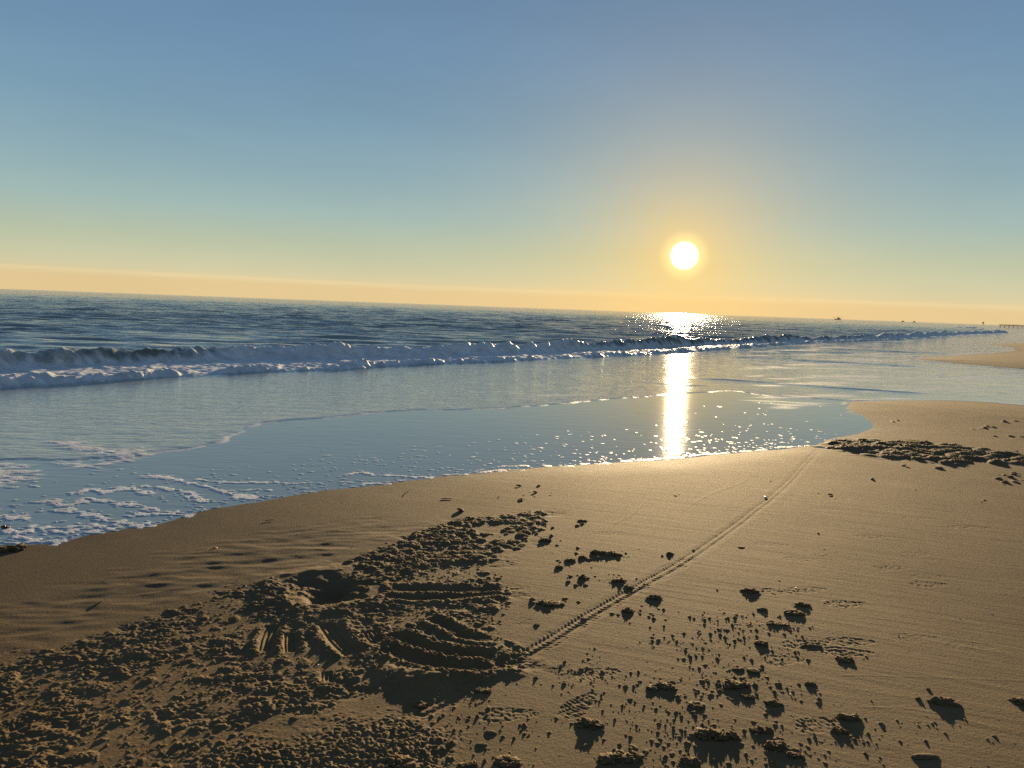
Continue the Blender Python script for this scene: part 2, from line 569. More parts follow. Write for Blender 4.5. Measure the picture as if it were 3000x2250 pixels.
# faint shoe prints
for k, (px, py, deg, dep) in enumerate([(2610, 1668, 10, 1.0), (2722, 1716, 5, 1.2), (2482, 1774, 8, 1.4), (2368, 1731, 12, 1.0), (2860, 1548, 4, .8), (2805, 1546, 10, .9), (2692, 1626, 6, .8),
                                        (2551, 1574, 5, 1.0), (2490, 1886, 4, 1.3), (2482, 1917, 0, 1.3), (2360, 1893, 14, 1.2), (1697, 2068, 55, 1.5), (2280, 1737, 5, .9), (2725, 1694, 8, .6),
                                        (2952, 1590, 4, .6), (2260, 1596, -5, .7), (2690, 1520, 4, .7), (2420, 1490, 0, .8), (2350, 1640, 3, .8), (1790, 1560, 6, .8), (2290, 1940, 12, .8),
                                        (1745, 1975, 15, .9), (2850, 1900, 5, .5), (2680, 1876, 4, .6), (1490, 2095, 10, 1.2), (2400, 2130, 20, 1.0)]):
    x0, y0 = at(px, py)
    si, sj = G.window(x0, y0, 0.25)
    a = math.radians(deg)
    u = (X[si, sj] - x0) * math.cos(a) + (Y[si, sj] - y0) * math.sin(a)
    v = -(X[si, sj] - x0) * math.sin(a) + (Y[si, sj] - y0) * math.cos(a)
    q = (u / 0.135) ** 2 + (v / (0.052 - 0.012 * np.sin(u / 0.135 * 2.2))) ** 2
    m = 1 - sstep(0.75, 1.1, q)
    Z[si, sj] += 0.9 * dep * (m * (-0.0010 + 0.0022 * perlin(u / 0.022, v / 0.022, 160 + k) + 0.0022 * np.sin(u / 0.021 * 2 * math.pi + 2.5 * np.cos(v / 0.03)) * perlin(u / 0.05, v / 0.05, 60 + k)) + 0.0012 * np.clip(perlin(u / 0.05, v / 0.05, 61 + k) + 0.2, 0, 1) * np.exp(-((q - 1.15) / 0.22) ** 2))

# ---- clots and crumbs of sand: small rounded lumps pressed out of the ground
DOME = np.zeros_like(Z)


WARP = {}


def splat(field, grid, x, y, rx, ry, h, rot, power=0.6):
    si, sj = grid.window(x, y, max(rx, ry) * 1.02)
    gx, gy = WARP.get(id(grid), (grid.X, grid.Y))
    xs, ys = gx[si, sj] - x, gy[si, sj] - y
    if xs.size == 0:
        return
    c, s = math.cos(rot), math.sin(rot)
    u, v = (c * xs + s * ys) / rx, (-s * xs + c * ys) / ry
    q = 1 - u * u - v * v
    np.maximum(field[si, sj], h * np.clip(q, 0, 1) ** power, out=field[si, sj])


wx_, wy_ = X.copy(), Y.copy()
wx_[i3] += 0.006 * perlin(X[i3] / 0.022, Y[i3] / 0.022, 62) + 0.003 * perlin(X[i3] / 0.010, Y[i3] / 0.010, 63)
wy_[i3] += 0.006 * perlin(X[i3] / 0.022, Y[i3] / 0.022, 64) + 0.003 * perlin(X[i3] / 0.010, Y[i3] / 0.010, 65)
WARP[id(G)] = (wx_, wy_)


def scatter(poly, n, r0, r1, hk, ani=1.4, soft=True, pw=2.0):
    P = pts(poly)
    lo, hi = P.min(0), P.max(0)
    got = 0
    while got < n:
        c = RNG.uniform(lo, hi, (4 * n, 2))
        c = c[poly_sd(c[:, 0].astype(F32), c[:, 1].astype(F32), P) > 0]
        cl = perlin(c[:, 0] / 0.42, c[:, 1] / 0.30, 38) + 0.4 * perlin(c[:, 0] / 0.15, c[:, 1] / 0.12, 39)
        ed = poly_sd(c[:, 0].astype(F32), c[:, 1].astype(F32), P) / 0.25
        c = c[(RNG.uniform(-0.42, 0.5, len(c)) < cl) & (RNG.uniform(0, 1, len(c)) < ed + 0.15)] if soft else c
        for x, y in c[:n - got]:
            r = r0 + (r1 - r0) * RNG.random() ** pw
            if G.near(groove_mask, x, y) > 0.4 and r > r0 * 1.5:
                continue
            splat(DOME, G, x, y, r * RNG.uniform(1, ani), r, r * hk * RNG.uniform(0.7, 1.3), RNG.uniform(0, 3.14))
        got += len(c[:n - got])


scatter(P1, 8000, 0.0025, 0.019, 0.42, ani=2.0, pw=3.8)
scatter(P1, 6000, 0.002, 0.008, 0.65, ani=1.6, soft=False, pw=2.5)
scatter(P1, 110, 0.020, 0.042, 0.24, ani=2.2, soft=False)
scatter(P2, 1500, 0.006, 0.034, 0.4)
scatter(P4, 800, 0.015, 0.085, 0.36, ani=2.4)
scatter(P5, 2500, 0.003, 0.012, 0.6)
scatter(P6, 1500, 0.0025, 0.008, 0.9, ani=1.2, pw=3.5)
# crumb flurries beside the bigger lumps, and stray crumbs up the beach
for px, py, wd, hg, n, r0, r1 in [(1800, 1625, 170, 22, 110, .008, .028), (1950, 1622, 90, 25, 40, .006, .018), (1790, 1700, 160, 35, 110, .007, .03), (1720, 1695, 60, 20, 30, .006, .02),
                                  (1880, 1800, 140, 40, 90, .006, .018), (1620, 1768, 120, 20, 70, .006, .02), (1640, 1650, 60, 40, 40, .006, .02), (1700, 1530, 60, 20, 30, .008, .025),
                                  (1600, 1560, 110, 30, 60, .008, .022), (2330, 1790, 100, 50, 60, .005, .016), (2200, 1730, 120, 25, 40, .005, .014), (2280, 1830, 110, 18, 50, .006, .018),
                                  (2480, 1930, 90, 25, 40, .006, .016), (2160, 2000, 190, 55, 160, .005, .016), (2050, 2040, 160, 60, 120, .005, .013), (1960, 2020, 150, 40, 110, .006, .018),
                                  (2250, 2100, 160, 80, 140, .004, .014), (2100, 2170, 200, 60, 150, .005, .016), (2330, 2200, 150, 40, 90, .006, .016), (2470, 2140, 80, 50, 60, .006, .016),
                                  (1850, 2200, 260, 45, 180, .005, .015), (1380, 1975, 200, 40, 140, .006, .02), (1400, 2060, 130, 35, 70, .005, .016), (1250, 2110, 200, 70, 200, .004, .014),
                                  (2960, 1392, 80, 10, 40, .02, .05), (2870, 1250, 80, 8, 40, .02, .07), (2960, 1232, 60, 6, 24, .03, .07), (2980, 1410, 70, 8, 24, .02, .05), (2620, 1225, 60, 6, 16, .03, .06),
                                  (2740, 1365, 60, 9, 18, .02, .06), (2650, 1358, 40, 7, 12, .02, .04), (1990, 1448, 60, 12, 12, .01, .03), (2430, 1450, 60, 10, 12, .01, .02), (2800, 1435, 50, 8, 12, .012, .03),
                                  (2860, 1468, 40, 6, 10, .012, .03), (2700, 1440, 50, 8, 10, .01, .025), (2640, 1480, 40, 6, 8, .01, .02), (2250, 1400, 50, 8, 12, .01, .03), (2550, 1395, 60, 6, 12, .012, .03),
                                  (1560, 1440, 80, 20, 22, .008, .026), (1380, 1520, 90, 14, 30, .012, .035), (1250, 1560, 90, 16, 26, .012, .04), (1480, 1500, 60, 12, 26, .01, .03),
                                  (2960, 1275, 80, 5, 18, .03, .06), (2420, 1625, 90, 20, 24, .005, .012), (2380, 1560, 60, 14, 16, .006, .014)]:
    for _ in range(int(n * 0.26)):
        x, y = at(px + wd * random.gauss(0, 0.33), py + hg * random.gauss(0, 0.4))
        r = 0.70 * (r0 + (r1 - r0) * random.random() ** 3.0)
        splat(DOME, G, x, y, r * random.uniform(1, 1.5), r, r * random.uniform(0.35, 0.8), random.uniform(0, 3.14))
DOME[i3] *= (1 + 0.55 * perlin(X[i3] / 0.012, Y[i3] / 0.012, 77))
Z += DOME * np.clip(DS / 0.15, 0, 1)

left_dark = 0.75 * (1 - sstep(-0.9, 0.5, X + 0.30 * (Y - 4.5) + 0.0)) * (1 - sstep(1.2, 2.6, DS))  # darker sand towards the left, fading with distance from the water
left_dark[nrows:] = 0
wet = np.maximum(1 - sstep(0.10, 0.85, DS + 0.15 * perlin(X / 0.7, Y / 0.7, 48)), left_dark)  # wet band along the waterline, joined with the darker left side
loose = np.zeros_like(Z)
loose[i3] = np.clip(CH + M4[i3] + 0.6 * M5[i3], 0, 1)


def ground_z(x, y):
    return G.near(Z, x, y)


m_sand, nt = new_mat('beach_sand')
N = NT(nt)
co = N.n('ShaderNodeTexCoord').outputs['Object']
g1 = N.noise(co, 3.0, 4.0, 0.6)
g2 = N.noise(co, 190.0, 4.0, 0.75)
g3 = N.noise(co, 900.0, 1.0, 0.5)
g5 = N.noise(co, 0.8, 5.0, 0.6, 0.3)
tone = N.math('ADD', N.math('ADD', N.math('MULTIPLY', g2, 0.6), N.math('MULTIPLY', g1, 0.3)), N.math('MULTIPLY', N.math('SUBTRACT', g5, 0.30), 0.4))
dry = N.ramp(tone, [(0.30, (0.080, 0.052, 0.0255)), (0.5, (0.124, 0.083, 0.041)), (0.72, (0.192, 0.134, 0.068))])
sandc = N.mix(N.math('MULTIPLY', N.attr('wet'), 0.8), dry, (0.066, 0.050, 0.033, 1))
g4 = N.noise(co, 75.0, 2.0, 0.6)
hb = N.math('ADD', N.math('ADD', N.math('MULTIPLY', g2, 0.8), N.math('MULTIPLY', g3, 0.4)), N.math('MULTIPLY', g4, 0.9))
bmp = N.bump(hb, 0.7, 0.0026)
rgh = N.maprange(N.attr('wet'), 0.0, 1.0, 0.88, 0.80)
pb = N.principled(Base_Color=sandc, Roughness=rgh, Normal=bmp)
pb.inputs['Specular IOR Level'].default_value = 0.08
oo = N.n('ShaderNodeOutputMaterial')
N.put(oo.inputs[0], pb.outputs[0])

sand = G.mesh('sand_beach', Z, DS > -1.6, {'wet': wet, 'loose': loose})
sand.data.materials.append(m_sand)
sand['kind'] = 'structure'

# ================================================================== SEA
def sea_step(r):
    if r < 17:
        return max(3.6e-4 * r * r, 0.010)
    if r < 50:
        return 0.085
    if r < 400:
        return 0.085 * (r / 50) ** 1.5 if r < 120 else min(0.085 * (r / 50) ** 1.5, 2.5)
    return min(0.03 * r, 400)


W = Grid(radii_by(sea_step, 4.0, 30000), math.radians(38), 0.00112, math.radians(70), 0.006, 0.04)
X2, Y2, SP2 = W.X, W.Y, W.SP
D2 = land_sd(X2, Y2)
Rg = np.hypot(X2, Y2)
nw = int((W.Rr < 400).sum())
s_ = slice(0, nw)
xw, yw, spw = X2[s_], Y2[s_], SP2[s_]

# breaker and the white bore running ahead of it
BREAK = [(-700, 1180), (-300, 1120), (0, 1085), (136, 1079), (271, 1073), (434, 1066), (633, 1057), (814, 1053), (1000, 1051), (1244, 1048), (1542, 1038), (1678, 1030), (1859, 1022), (2000, 1015), (2136, 1009), (2253, 1005),
         (2407, 1000), (2497, 996.5), (2610, 992.5), (2696, 987.5), (2850, 978.5), (2954, 975.5)]
BORE = [(-700, 1290), (-300, 1185), (0, 1139), (203, 1127), (407, 1114), (588, 1100), (768, 1091), (1000, 1084), (1158, 1072), (1362, 1064), (1497, 1059), (1678, 1049), (1859, 1042), (2000, 1033), (2136, 1023), (2226, 1017),
        (2289, 1011), (2407, 1004), (2497, 1000.5), (2610, 996), (2720, 990), (2860, 981.5), (2954, 978)]
bl = np.vstack([smooth_line(pts(BREAK, ZW), 3), [(160, 280), (420, 640)]])
cl_ = np.vstack([smooth_line(pts(BORE, ZW), 3), [(150, 270), (410, 640)]])
sB, aB = line_sd(xw, yw, bl)
sC, aC = line_sd(xw, yw, cl_)
aL = np.degrees(np.arctan2(xw, yw))                    # bearing, to vary the breaker along its length
nB = perlin(xw / 0.9, yw / 0.9, 81)
nB2 = perlin(xw / 0.28, yw / 0.28, 82)
nB3 = perlin(xw / 2.6, yw / 2.6, 83)
nB4 = perlin(xw / 0.14, yw / 0.14, 89) * np.clip(0.14 / (1.6 * spw) - 0.4, 0, 1)
HB = np.interp(aL, [-60, -34, -24, -18, -10, 0, 8, 12, 16, 20, 24, 27, 30, 33, 36], [.34, .36, .40, .44, .42, .40, .38, .40, .36, .34, .36, .42, .40, .55, .6]).astype(F32)
HB = HB * np.clip(0.90 + 0.42 * nB3 + 0.26 * nB + (0.55 * perlin(xw / 6.0, yw / 6.0, 79)) * sstep(4, 14, aL), 0.25, 1.6)
s = sB + 0.16 * nB + 0.05 * nB2
front = sstep(-0.05, 0.55, s)
back = np.exp(-np.clip(s - 0.55, 0, None) / 1.25)
wave = HB * front * back * (1 + (0.14 * nB2 + 0.16 * nB4 + 0.25 * np.clip(perlin(aB / 0.35, s / 0.5, 107) - 0.25, 0, 1)) * np.exp(-((s - 0.45) / 0.35) ** 2))
HC = np.interp(aL, [-60, -34, -20, -8, 4, 12, 20, 25, 30], [.17, .16, .13, .11, .09, .10, .10, .08, .05]).astype(F32)
s2 = sC + 0.10 * perlin(xw / 0.8, yw / 0.8, 84) + 0.05 * nB2 + 0.05 * nB4
HC = HC * np.clip(0.85 + 0.75 * perlin(xw / 1.3, yw / 1.3, 109) + 0.3 * nB, 0.25, 1.7)
bore = HC * sstep(-0.02, 0.22, s2) * np.exp(-np.clip(s2 - 0.2, 0, None) / 1.1) * (1 + 0.35 * nB2 + 0.25 * nB + 0.4 * nB4)
between = sstep(0, 0.2, s2) * (1 - sstep(0.0, 0.6, s))
ZS = np.full_like(X2, ZW)
ZS[s_] += wave + bore + between * (0.022 * nB + 0.020 * nB2 + 0.012 * nB4)

# open-sea chop
off = sstep(0.4, 3.0, sB)
rngw = np.random.default_rng(21)
chop = np.zeros_like(xw)
wx = xw + 0.7 * perlin(xw / 5.0, yw / 5.0, 85)
wy = yw + 0.7 * perlin(xw / 5.0, yw / 5.0, 86)
for k in range(34):
    lam = 0.45 * (4.5 / 0.45) ** rngw.random()
    th = rngw.normal(-0.10, 0.17)
    amp = 0.0085 * lam ** 0.65
    kk = 2 * math.pi / lam
    ph = kk * (wx * math.sin(th) + wy * math.cos(th)) + rngw.uniform(0, 6.28)
    fade = np.clip(lam / (3.0 * spw) - 0.35, 0, 1)
    sn = np.sin(ph)
    chop += amp * fade * (sn + 0.25 * np.cos(2 * ph))
grp = 0.75 + 0.6 * perlin(xw / 9.0, yw / 9.0, 87)
chop += 0.080 * (0.45 - np.abs(perlin(xw / 2.8, yw / 0.66, 88))) * np.clip(0.6 / (2 * spw), 0, 1) + 0.016 * perlin(xw / 1.1, yw / 0.27, 78) * np.clip(0.27 / (1.7 * spw) - .3, 0, 1)
ZS[s_] += off * chop * grp

# shallow wash between bore and sand
inside = (1 - sstep(-0.5, 0.2, s2))
ripl = 0.0035 * perlin(xw / 0.5, yw / 0.28, 90) + 0.0016 * perlin(xw / 0.17, yw / 0.09, 91) * np.clip(0.09 / (2 * spw), 0, 1)
FRONT = [(-500, 1400), (0, 1352), (200, 1350), (350, 1345), (434, 1334), (470, 1324), (633, 1299), (700, 1266), (768, 1241), (880, 1229), (1000, 1221), (1113, 1209), (1226, 1201), (1407, 1199), (1588, 1187), (1723, 1176), (1814, 1168), (1904, 1161),
         (2000, 1152), (2080, 1148), (2149, 1145), (2195, 1152), (2253, 1159), (2350, 1167), (2497, 1174)]
fl = smooth_line(pts(FRONT, ZW), 4)
sF, aF = line_sd(xw, yw, fl)
sFn = sF + 0.10 * perlin(xw / 0.6, yw / 0.6, 92) + 0.04 * nB2
upper = sstep(-0.03, 0.10, sFn)                         # 1 on the newer sheet of water
ZS[s_] += inside * ripl * (0.12 + 0.88 * upper) * np.clip(-D2[s_] / 1.2, 0, 1)
ZS[s_] += inside * 0.010 * upper * np.exp(-np.clip(sFn, 0, None) / 1.5)
# low wavelets running up the channel on the right
for P, hh in [([(2000, 1109), (2122, 1114), (2316, 1127), (2497, 1141), (2678, 1152), (2790, 1160)], 0.022), ([(2100, 1046), (2253, 1051), (2452, 1062), (2632, 1071), (2760, 1082)], 0.025),
              ([(2380, 1020), (2500, 1026), (2640, 1031), (2800, 1037)], 0.03), ([(2250, 1030), (2420, 1033), (2560, 1035)], 0.03), ([(1830, 1120), (1960, 1128), (2100, 1134)], 0.012)]:
    L = smooth_line(pts(P, ZW), 4)
    sl, al = line_sd(xw, yw, L)
    tot = np.hypot(*np.diff(L, axis=0).T).sum()
    e = sstep(0, 0.15 * tot, al) * sstep(0, 0.2 * tot, tot - al)
    e = e * (0.7 + 0.6 * perlin(al / 2.0, sl * 0 + 3, 93))
    sl = sl + 0.08 * nB
    ZS[s_] += hh * e * sstep(-0.05, 0.15, sl) * np.exp(-np.clip(sl - 0.15, 0, None) / 0.7)

# ---- foam
FO = np.zeros_like(X2)
FH = np.zeros_like(X2)
lace = 0.5 + 0.5 * (0.6 * nB + 0.5 * nB2 + 0.35 * perlin(xw / 0.12, yw / 0.07, 94) * np.clip(0.12 / (1.5 * spw), 0, 1))
fo = np.zeros_like(xw)
# whitewater between the breaker and the bore, thinner towards the sun
dens = np.interp(aL, [-40, -30, -20, -8, 0, 6, 10, 16, 22, 27, 36], [.95, .95, 1.0, .95, .80, .62, .5, .55, .55, .62, .7]).astype(F32)
streak = 0.5 + 0.5 * perlin(aB / 1.6, sB / 0.22, 95)
body = sstep(0.0, 0.12, s2) * (1 - sstep(-0.1, 0.15, s))
fo = np.maximum(fo, body * np.clip(dens * 1.25 + (lace - 0.5) * 0.9 + (streak - 0.5) * 0.8 - 0.28, 0, 1))
# the breaker's face: clear at the left, tumbling white lower down
face = sstep(-0.15, 0.05, s) * (1 - sstep(0.50, 0.85, s))
lowf = 1 - sstep(0.10, 0.50, s + 0.25 * nB)
cover = np.interp(aL, [-40, -34, -29, -27, -24, -21, -18, -10, 0, 6, 12, 20, 25, 27, 30, 34], [.55, .55, .45, .35, .4, .6, .95, .95, .8, .5, .32, .35, .5, .6, .6, .9]).astype(F32)
fo = np.maximum(fo, face * np.clip(np.maximum(lowf * 1.0, cover * 1.2) * (0.55 + 0.9 * lace) * np.where(cover > 0.7, 1.1, 0.95) + (cover - 0.75), 0, 1))
fst = perlin((aB + 0.25 * nB + 0.12 * nB2) / 0.23, s / 0.8, 106) + 0.5 * perlin(aB / 0.6, s / 0.5, 108)
fo = np.maximum(fo, face * np.clip(0.55 * fst + 0.6 * lowf, 0, 1) * 0.9)
# spray on the lip here and there
lip = np.exp(-((s - 0.62) / 0.22) ** 2) * sstep(0.15, 0.5, nB + 0.6 * nB2 + np.interp(aL, [-36, -22, -19, -15, -10, 22, 25, 27, 33], [-.1, 0, .45, .3, -.4, 0.1, .7, .6, .8]))
fo = np.maximum(fo, lip)
# foam left on the back of the wave
fo = np.maximum(fo, 0.75 * sstep(0.3, 1.2, s) * (1 - sstep(1.2, 2.8, s)) * np.clip(cover - 0.45, 0, 1) * sstep(0.5, 0.75, lace))
# front of the bore
fo = np.maximum(fo, sstep(-0.03, 0.06, s2) * (1 - sstep(0.25, 0.6, s2)) * np.clip(dens * 0.55 + 1.6 * (lace - 0.5) + 0.5 * nB4, 0, 1))
# edge of the newer sheet of water
ef = np.exp(-(sFn / 0.055) ** 2) * sstep(0.35, 0.6, lace) * inside
fo = np.maximum(fo, 0.58 * ef)
# thin milky streaks on the wash to the right
st1 = perlin((xw * 0.80 + yw * 0.60) / 5.5, (-xw * 0.60 + yw * 0.80) / 0.9, 96) + 0.6 * perlin(xw / 2.6, yw / 0.55, 97) + 0.4 * perlin(xw / 0.8, yw / 0.3, 103)
right = sstep(14, 20, aL) * inside * sstep(11.5, 15, yw)
fo = np.maximum(fo, right * 0.42 * sstep(-0.1, 0.6, st1))
leftst = (1 - sstep(2, 12, aL)) * inside * upper
fo = np.maximum(fo, leftst * 0.22 * sstep(0.1, 0.7, st1))
FO[s_] = fo

# traced patches of lacy foam on the left
for poly, k in [([(120, 1296), (220, 1290), (300, 1305), (345, 1322), (432, 1308), (445, 1338), (330, 1366), (250, 1372), (300, 1345), (200, 1325)], 1.0), ([(-300, 1420), (-100, 1380), (0, 1368), (113, 1381), (110, 1404), (0, 1428), (-200, 1480)], 1.0),
                ([(120, 1352), (200, 1350), (318, 1366), (300, 1378), (200, 1374)], 0.8), ([(-200, 1345), (0, 1352), (120, 1362), (60, 1378), (-200, 1390)], 0.7)]:
    P = pts(poly, ZW)
    si, sj = W.box(P, 0.4)
    sd = poly_sd(X2[si, sj], Y2[si, sj], P) + 0.10 * perlin(X2[si, sj] / 0.25, Y2[si, sj] / 0.12, 98)
    t = 0.62 * perlin(X2[si, sj] / 0.11, Y2[si, sj] / 0.05, 99) + 0.5 * perlin(X2[si, sj] / 0.3, Y2[si, sj] / 0.16, 100)
    v = k * sstep(-0.05, 0.12, sd) * sstep(-0.45, 0.15, t)
    FO[si, sj] = np.maximum(FO[si, sj], v * 0.85)
    FH[si, sj] = np.maximum(FH[si, sj], v * 0.006)
# strokes of foam left by the last wash
STROKES = [[(428, 1396), (488, 1401), (610, 1428), (700, 1455), (755, 1460)], [(400, 1424), (470, 1430), (540, 1442), (590, 1469)], [(312, 1442), (375, 1433), (430, 1446), (470, 1455)], [(222, 1446), (271, 1435), (296, 1446)],
           [(244, 1460), (362, 1478), (452, 1496)], [(77, 1473), (158, 1469), (181, 1482), (240, 1471)], [(570, 1405), (669, 1414), (760, 1414), (815, 1414)], [(249, 1507), (307, 1523), (380, 1536), (443, 1545)],
           [(407, 1509), (480, 1505), (556, 1513)], [(-60, 1560), (0, 1554), (68, 1559)], [(27, 1568), (70, 1576), (108, 1582)], [(181, 1547), (226, 1541), (290, 1544), (335, 1548)], [(149, 1559), (199, 1559)], [(86, 1547), (131, 1549)],
           [(221, 1566), (276, 1560)], [(36, 1592), (100, 1588), (158, 1590)], [(-200, 1520), (-60, 1510), (20, 1516), (60, 1520)], [(120, 1500), (190, 1497), (230, 1503)], [(640, 1440), (700, 1436), (790, 1436)], [(835, 1417), (920, 1414)],
           [(1000, 1392), (1050, 1386), (1090, 1389)], [(1135, 1393), (1200, 1397), (1265, 1400)], [(1060, 1382), (1095, 1392)], [(1000, 1413), (1035, 1414)], [(1050, 1418), (1140, 1419)], [(1305, 1392), (1375, 1391)], [(1390, 1385), (1460, 1380), (1530, 1377)],
           [(1460, 1366), (1540, 1365)], [(1520, 1378), (1570, 1378)], [(1600, 1366), (1680, 1366)], [(1700, 1360), (1790, 1358)], [(1800, 1353), (1900, 1348)], [(1900, 1346), (2000, 1341)], [(2010, 1336), (2120, 1328)], [(2150, 1325), (2260, 1317)], [(2280, 1312), (2370, 1306)]]
for P in STROKES:
    L = smooth_line(pts(P, ZW), 4)
    si, sj = W.box(L, 0.15)
    sd, al = line_sd(X2[si, sj], Y2[si, sj], L)
    sd = sd + 0.025 * perlin(X2[si, sj] / 0.13, Y2[si, sj] / 0.10, 105)
    wd = (0.020 + 0.034 * perlin(al / 0.14, al * 0 + len(P) + P[0][0] * 0.013, 101) + 0.040 * perlin(X2[si, sj] / 0.07, Y2[si, sj] / 0.04, 102)) * (1.75 if P[0][0] < 460 else 0.8)
    v = 1 - sstep(wd * 0.6, wd * 1.25 + 0.004, np.abs(sd))
    v = np.where(wd < 0.004, 0, v)
    FO[si, sj] = np.maximum(FO[si, sj], v * 0.95)
    FH[si, sj] = np.maximum(FH[si, sj], v * 0.0045)
# bubbles and flecks stranded near the edge
cnt = 0
BUB = np.zeros_like(X2)
for px0, px1, n, reach in [(-100, 450, 170, 190), (450, 1000, 170, 120), (1000, 1500, 220, 100), (1500, 2000, 260, 100), (2000, 2420, 260, 75), (1900, 2500, 200, 150)]:
    for _ in range(n):
        px = random.uniform(px0, px1)
        ye = float(np.interp(px, [p[0] for p in SHORE[:16]], [p[1] for p in SHORE[:16]]))
        py = ye - reach * random.random() ** 1.7 - 2
        x, y = at(px, py, ZW)
        r = random.uniform(0.0035, 0.0105) * (1 + 1.2 * random.random() ** 6)
        splat(BUB, W, x, y, r * random.uniform(1.4, 3.6), r, 1.0, random.gauss(0.1, 0.25), 0.5)
FO = np.maximum(FO, BUB * 0.95)
FH = np.maximum(FH, BUB * 0.0055)
# white lips where the channel meets the spits
edge = np.exp(-((D2 + 0.07) / 0.07) ** 2) * sstep(21, 25, np.degrees(np.arctan2(X2, Y2))) * sstep(14.8, 15.6, Y2) * (Rg < 120)
edge *= sstep(-0.6, 0.15, perlin(X2 / 0.7, Y2 / 0.7, 104))
FO = np.maximum(FO, edge * 0.8)
FH = np.maximum(FH, edge * 0.006)
ZS += FH

rip = np.ones_like(X2)
rip[s_] = np.where(sB > 0, 1.0 - 0.6 * sstep(18, 80, Rg[s_]), 0.14 + 0.44 * upper * sstep(0, 1, -D2[s_]))
deep = np.ones_like(X2)
deep[s_] = sstep(-2.0, 0.3, sB)
olive = np.zeros_like(X2)
olive[s_] = face * (1 - np.clip(cover, 0, 1))
far = sstep(14, 70, Rg)

m_sea, nt = new_mat('sea_water')
N = NT(nt)
co = N.n('ShaderNodeTexCoord').outputs['Object']
foam, ripa, deepa, fara, ola = (N.attr(k) for k in ('foam', 'ripple', 'deep', 'far', 'olive'))
mA = N.vscale(co, (0.22, 1.0, 1.0))
nA = N.noise(mA.outputs[0], 9.0, 3.0, 0.6, 0.6)
nB_ = N.noise(mA.outputs[0], 34.0, 2.0, 0.5, 0.3)
mC = N.vscale(co, (0.07, 1.0, 1.0))
nC = N.noise(mC.outputs[0], 1.3, 5.0, 0.7, 0.4)
hA = N.math('ADD', nA, N.math('MULTIPLY', nB_, 0.22))
bA = N.bump(hA, N.math('MULTIPLY', ripa, 0.55), 0.030)
bC = N.bump(nC, N.math('MULTIPLY', fara, 0.6), 0.6, bA)
shal = N.mix(deepa, N.mix(N.maprange(ripa, 0.1, 0.5, 0.0, 1.0), (0.19, 0.245, 0.27, 1), (0.285, 0.315, 0.31, 1)), (0.165, 0.185, 0.182, 1))
wc = N.mix(N.math('MULTIPLY', ola, 0.8), shal, (0.075, 0.070, 0.030, 1))
wr = N.maprange(fara, 0.0, 1.0, 0.038, 0.07)
water = N.principled(Base_Color=wc, Roughness=wr, IOR=1.33, Normal=bC)
fn = N.noise(co, 55.0, 3.0, 0.7)
fcol = N.ramp(fn, [(0.3, (0.50, 0.51, 0.53)), (0.7, (0.75, 0.75, 0.74))])
fl_ = N.noise(N.vscale(co, (0.5, 1.0, 1.0)).outputs[0], 3.5, 4.0, 0.65, 0.5)
fcol = N.mix(N.maprange(fl_, 0.35, 0.6, 0.55, 0.0), fcol, (0.30, 0.31, 0.35, 1))
fb = N.bump(fn, 0.6, 0.012)
fo_s = N.principled(Base_Color=fcol, Roughness=0.55, Normal=fb)
fo_s.inputs['Specular IOR Level'].default_value = 0.35
fm = N.maprange(N.math('ADD', foam, N.math('MULTIPLY', N.math('SUBTRACT', fn, 0.5), N.math('MULTIPLY', foam, 0.9))), 0.10, 0.75, 0.0, 1.0, True)
ms = N.n('ShaderNodeMixShader')
N.put(ms.inputs[0], fm)
N.put(ms.inputs[1], water.outputs[0])
N.put(ms.inputs[2], fo_s.outputs[0])
oo = N.n('ShaderNodeOutputMaterial')
N.put(oo.inputs[0], ms.outputs[0])
sea = W.mesh('sea', ZS, D2 < 0.5, {'foam': FO, 'ripple': rip, 'deep': deep, 'far': far, 'olive': olive})
sea.data.materials.append(m_sea)
sea['kind'] = 'structure'
# ================================================================== THINGS
def link(name, me, mat, parent=None):
    o = bpy.data.objects.new(name, me)
    COL.objects.link(o)
    if mat is not None:
        me.materials.append(mat)
    if parent is not None:
        o.parent = parent
    return o


def tag(o, label, cat, group=None):
    o['label'], o['category'] = label, cat
    if group:
        o['group'] = group
    return o


def from_bm(name, bm):
    me = bpy.data.meshes.new(name)
    bm.normal_update()
    bm.to_mesh(me)
    bm.free()
    return me


from mathutils import noise as mn


def lump(bm, c, r, seed, sub=2, rough=0.3, freq=1.6, fine=0.0):
    """one irregular lump: a sphere pushed in and out by noise"""
    out = bmesh.ops.create_icosphere(bm, subdivisions=sub, radius=1.0)
    off = Vector((seed * 3.7, seed * 1.3, seed * 7.1))
    for v in out['verts']:
        p = v.co.copy()
        k = 1 + rough * mn.noise(p * freq + off) * 1.6 + rough * 0.6 * mn.noise(p * freq * 2.7 + off)
        if fine:
            k += fine * mn.noise(p * 7.5 + off) + 0.6 * fine * mn.noise(p * 15 + off)
        v.co = Vector((c[0] + p.x * k * r[0], c[1] + p.y * k * r[1], c[2] + p.z * k * r[2]))
    for f in bm.faces:
        f.smooth = True


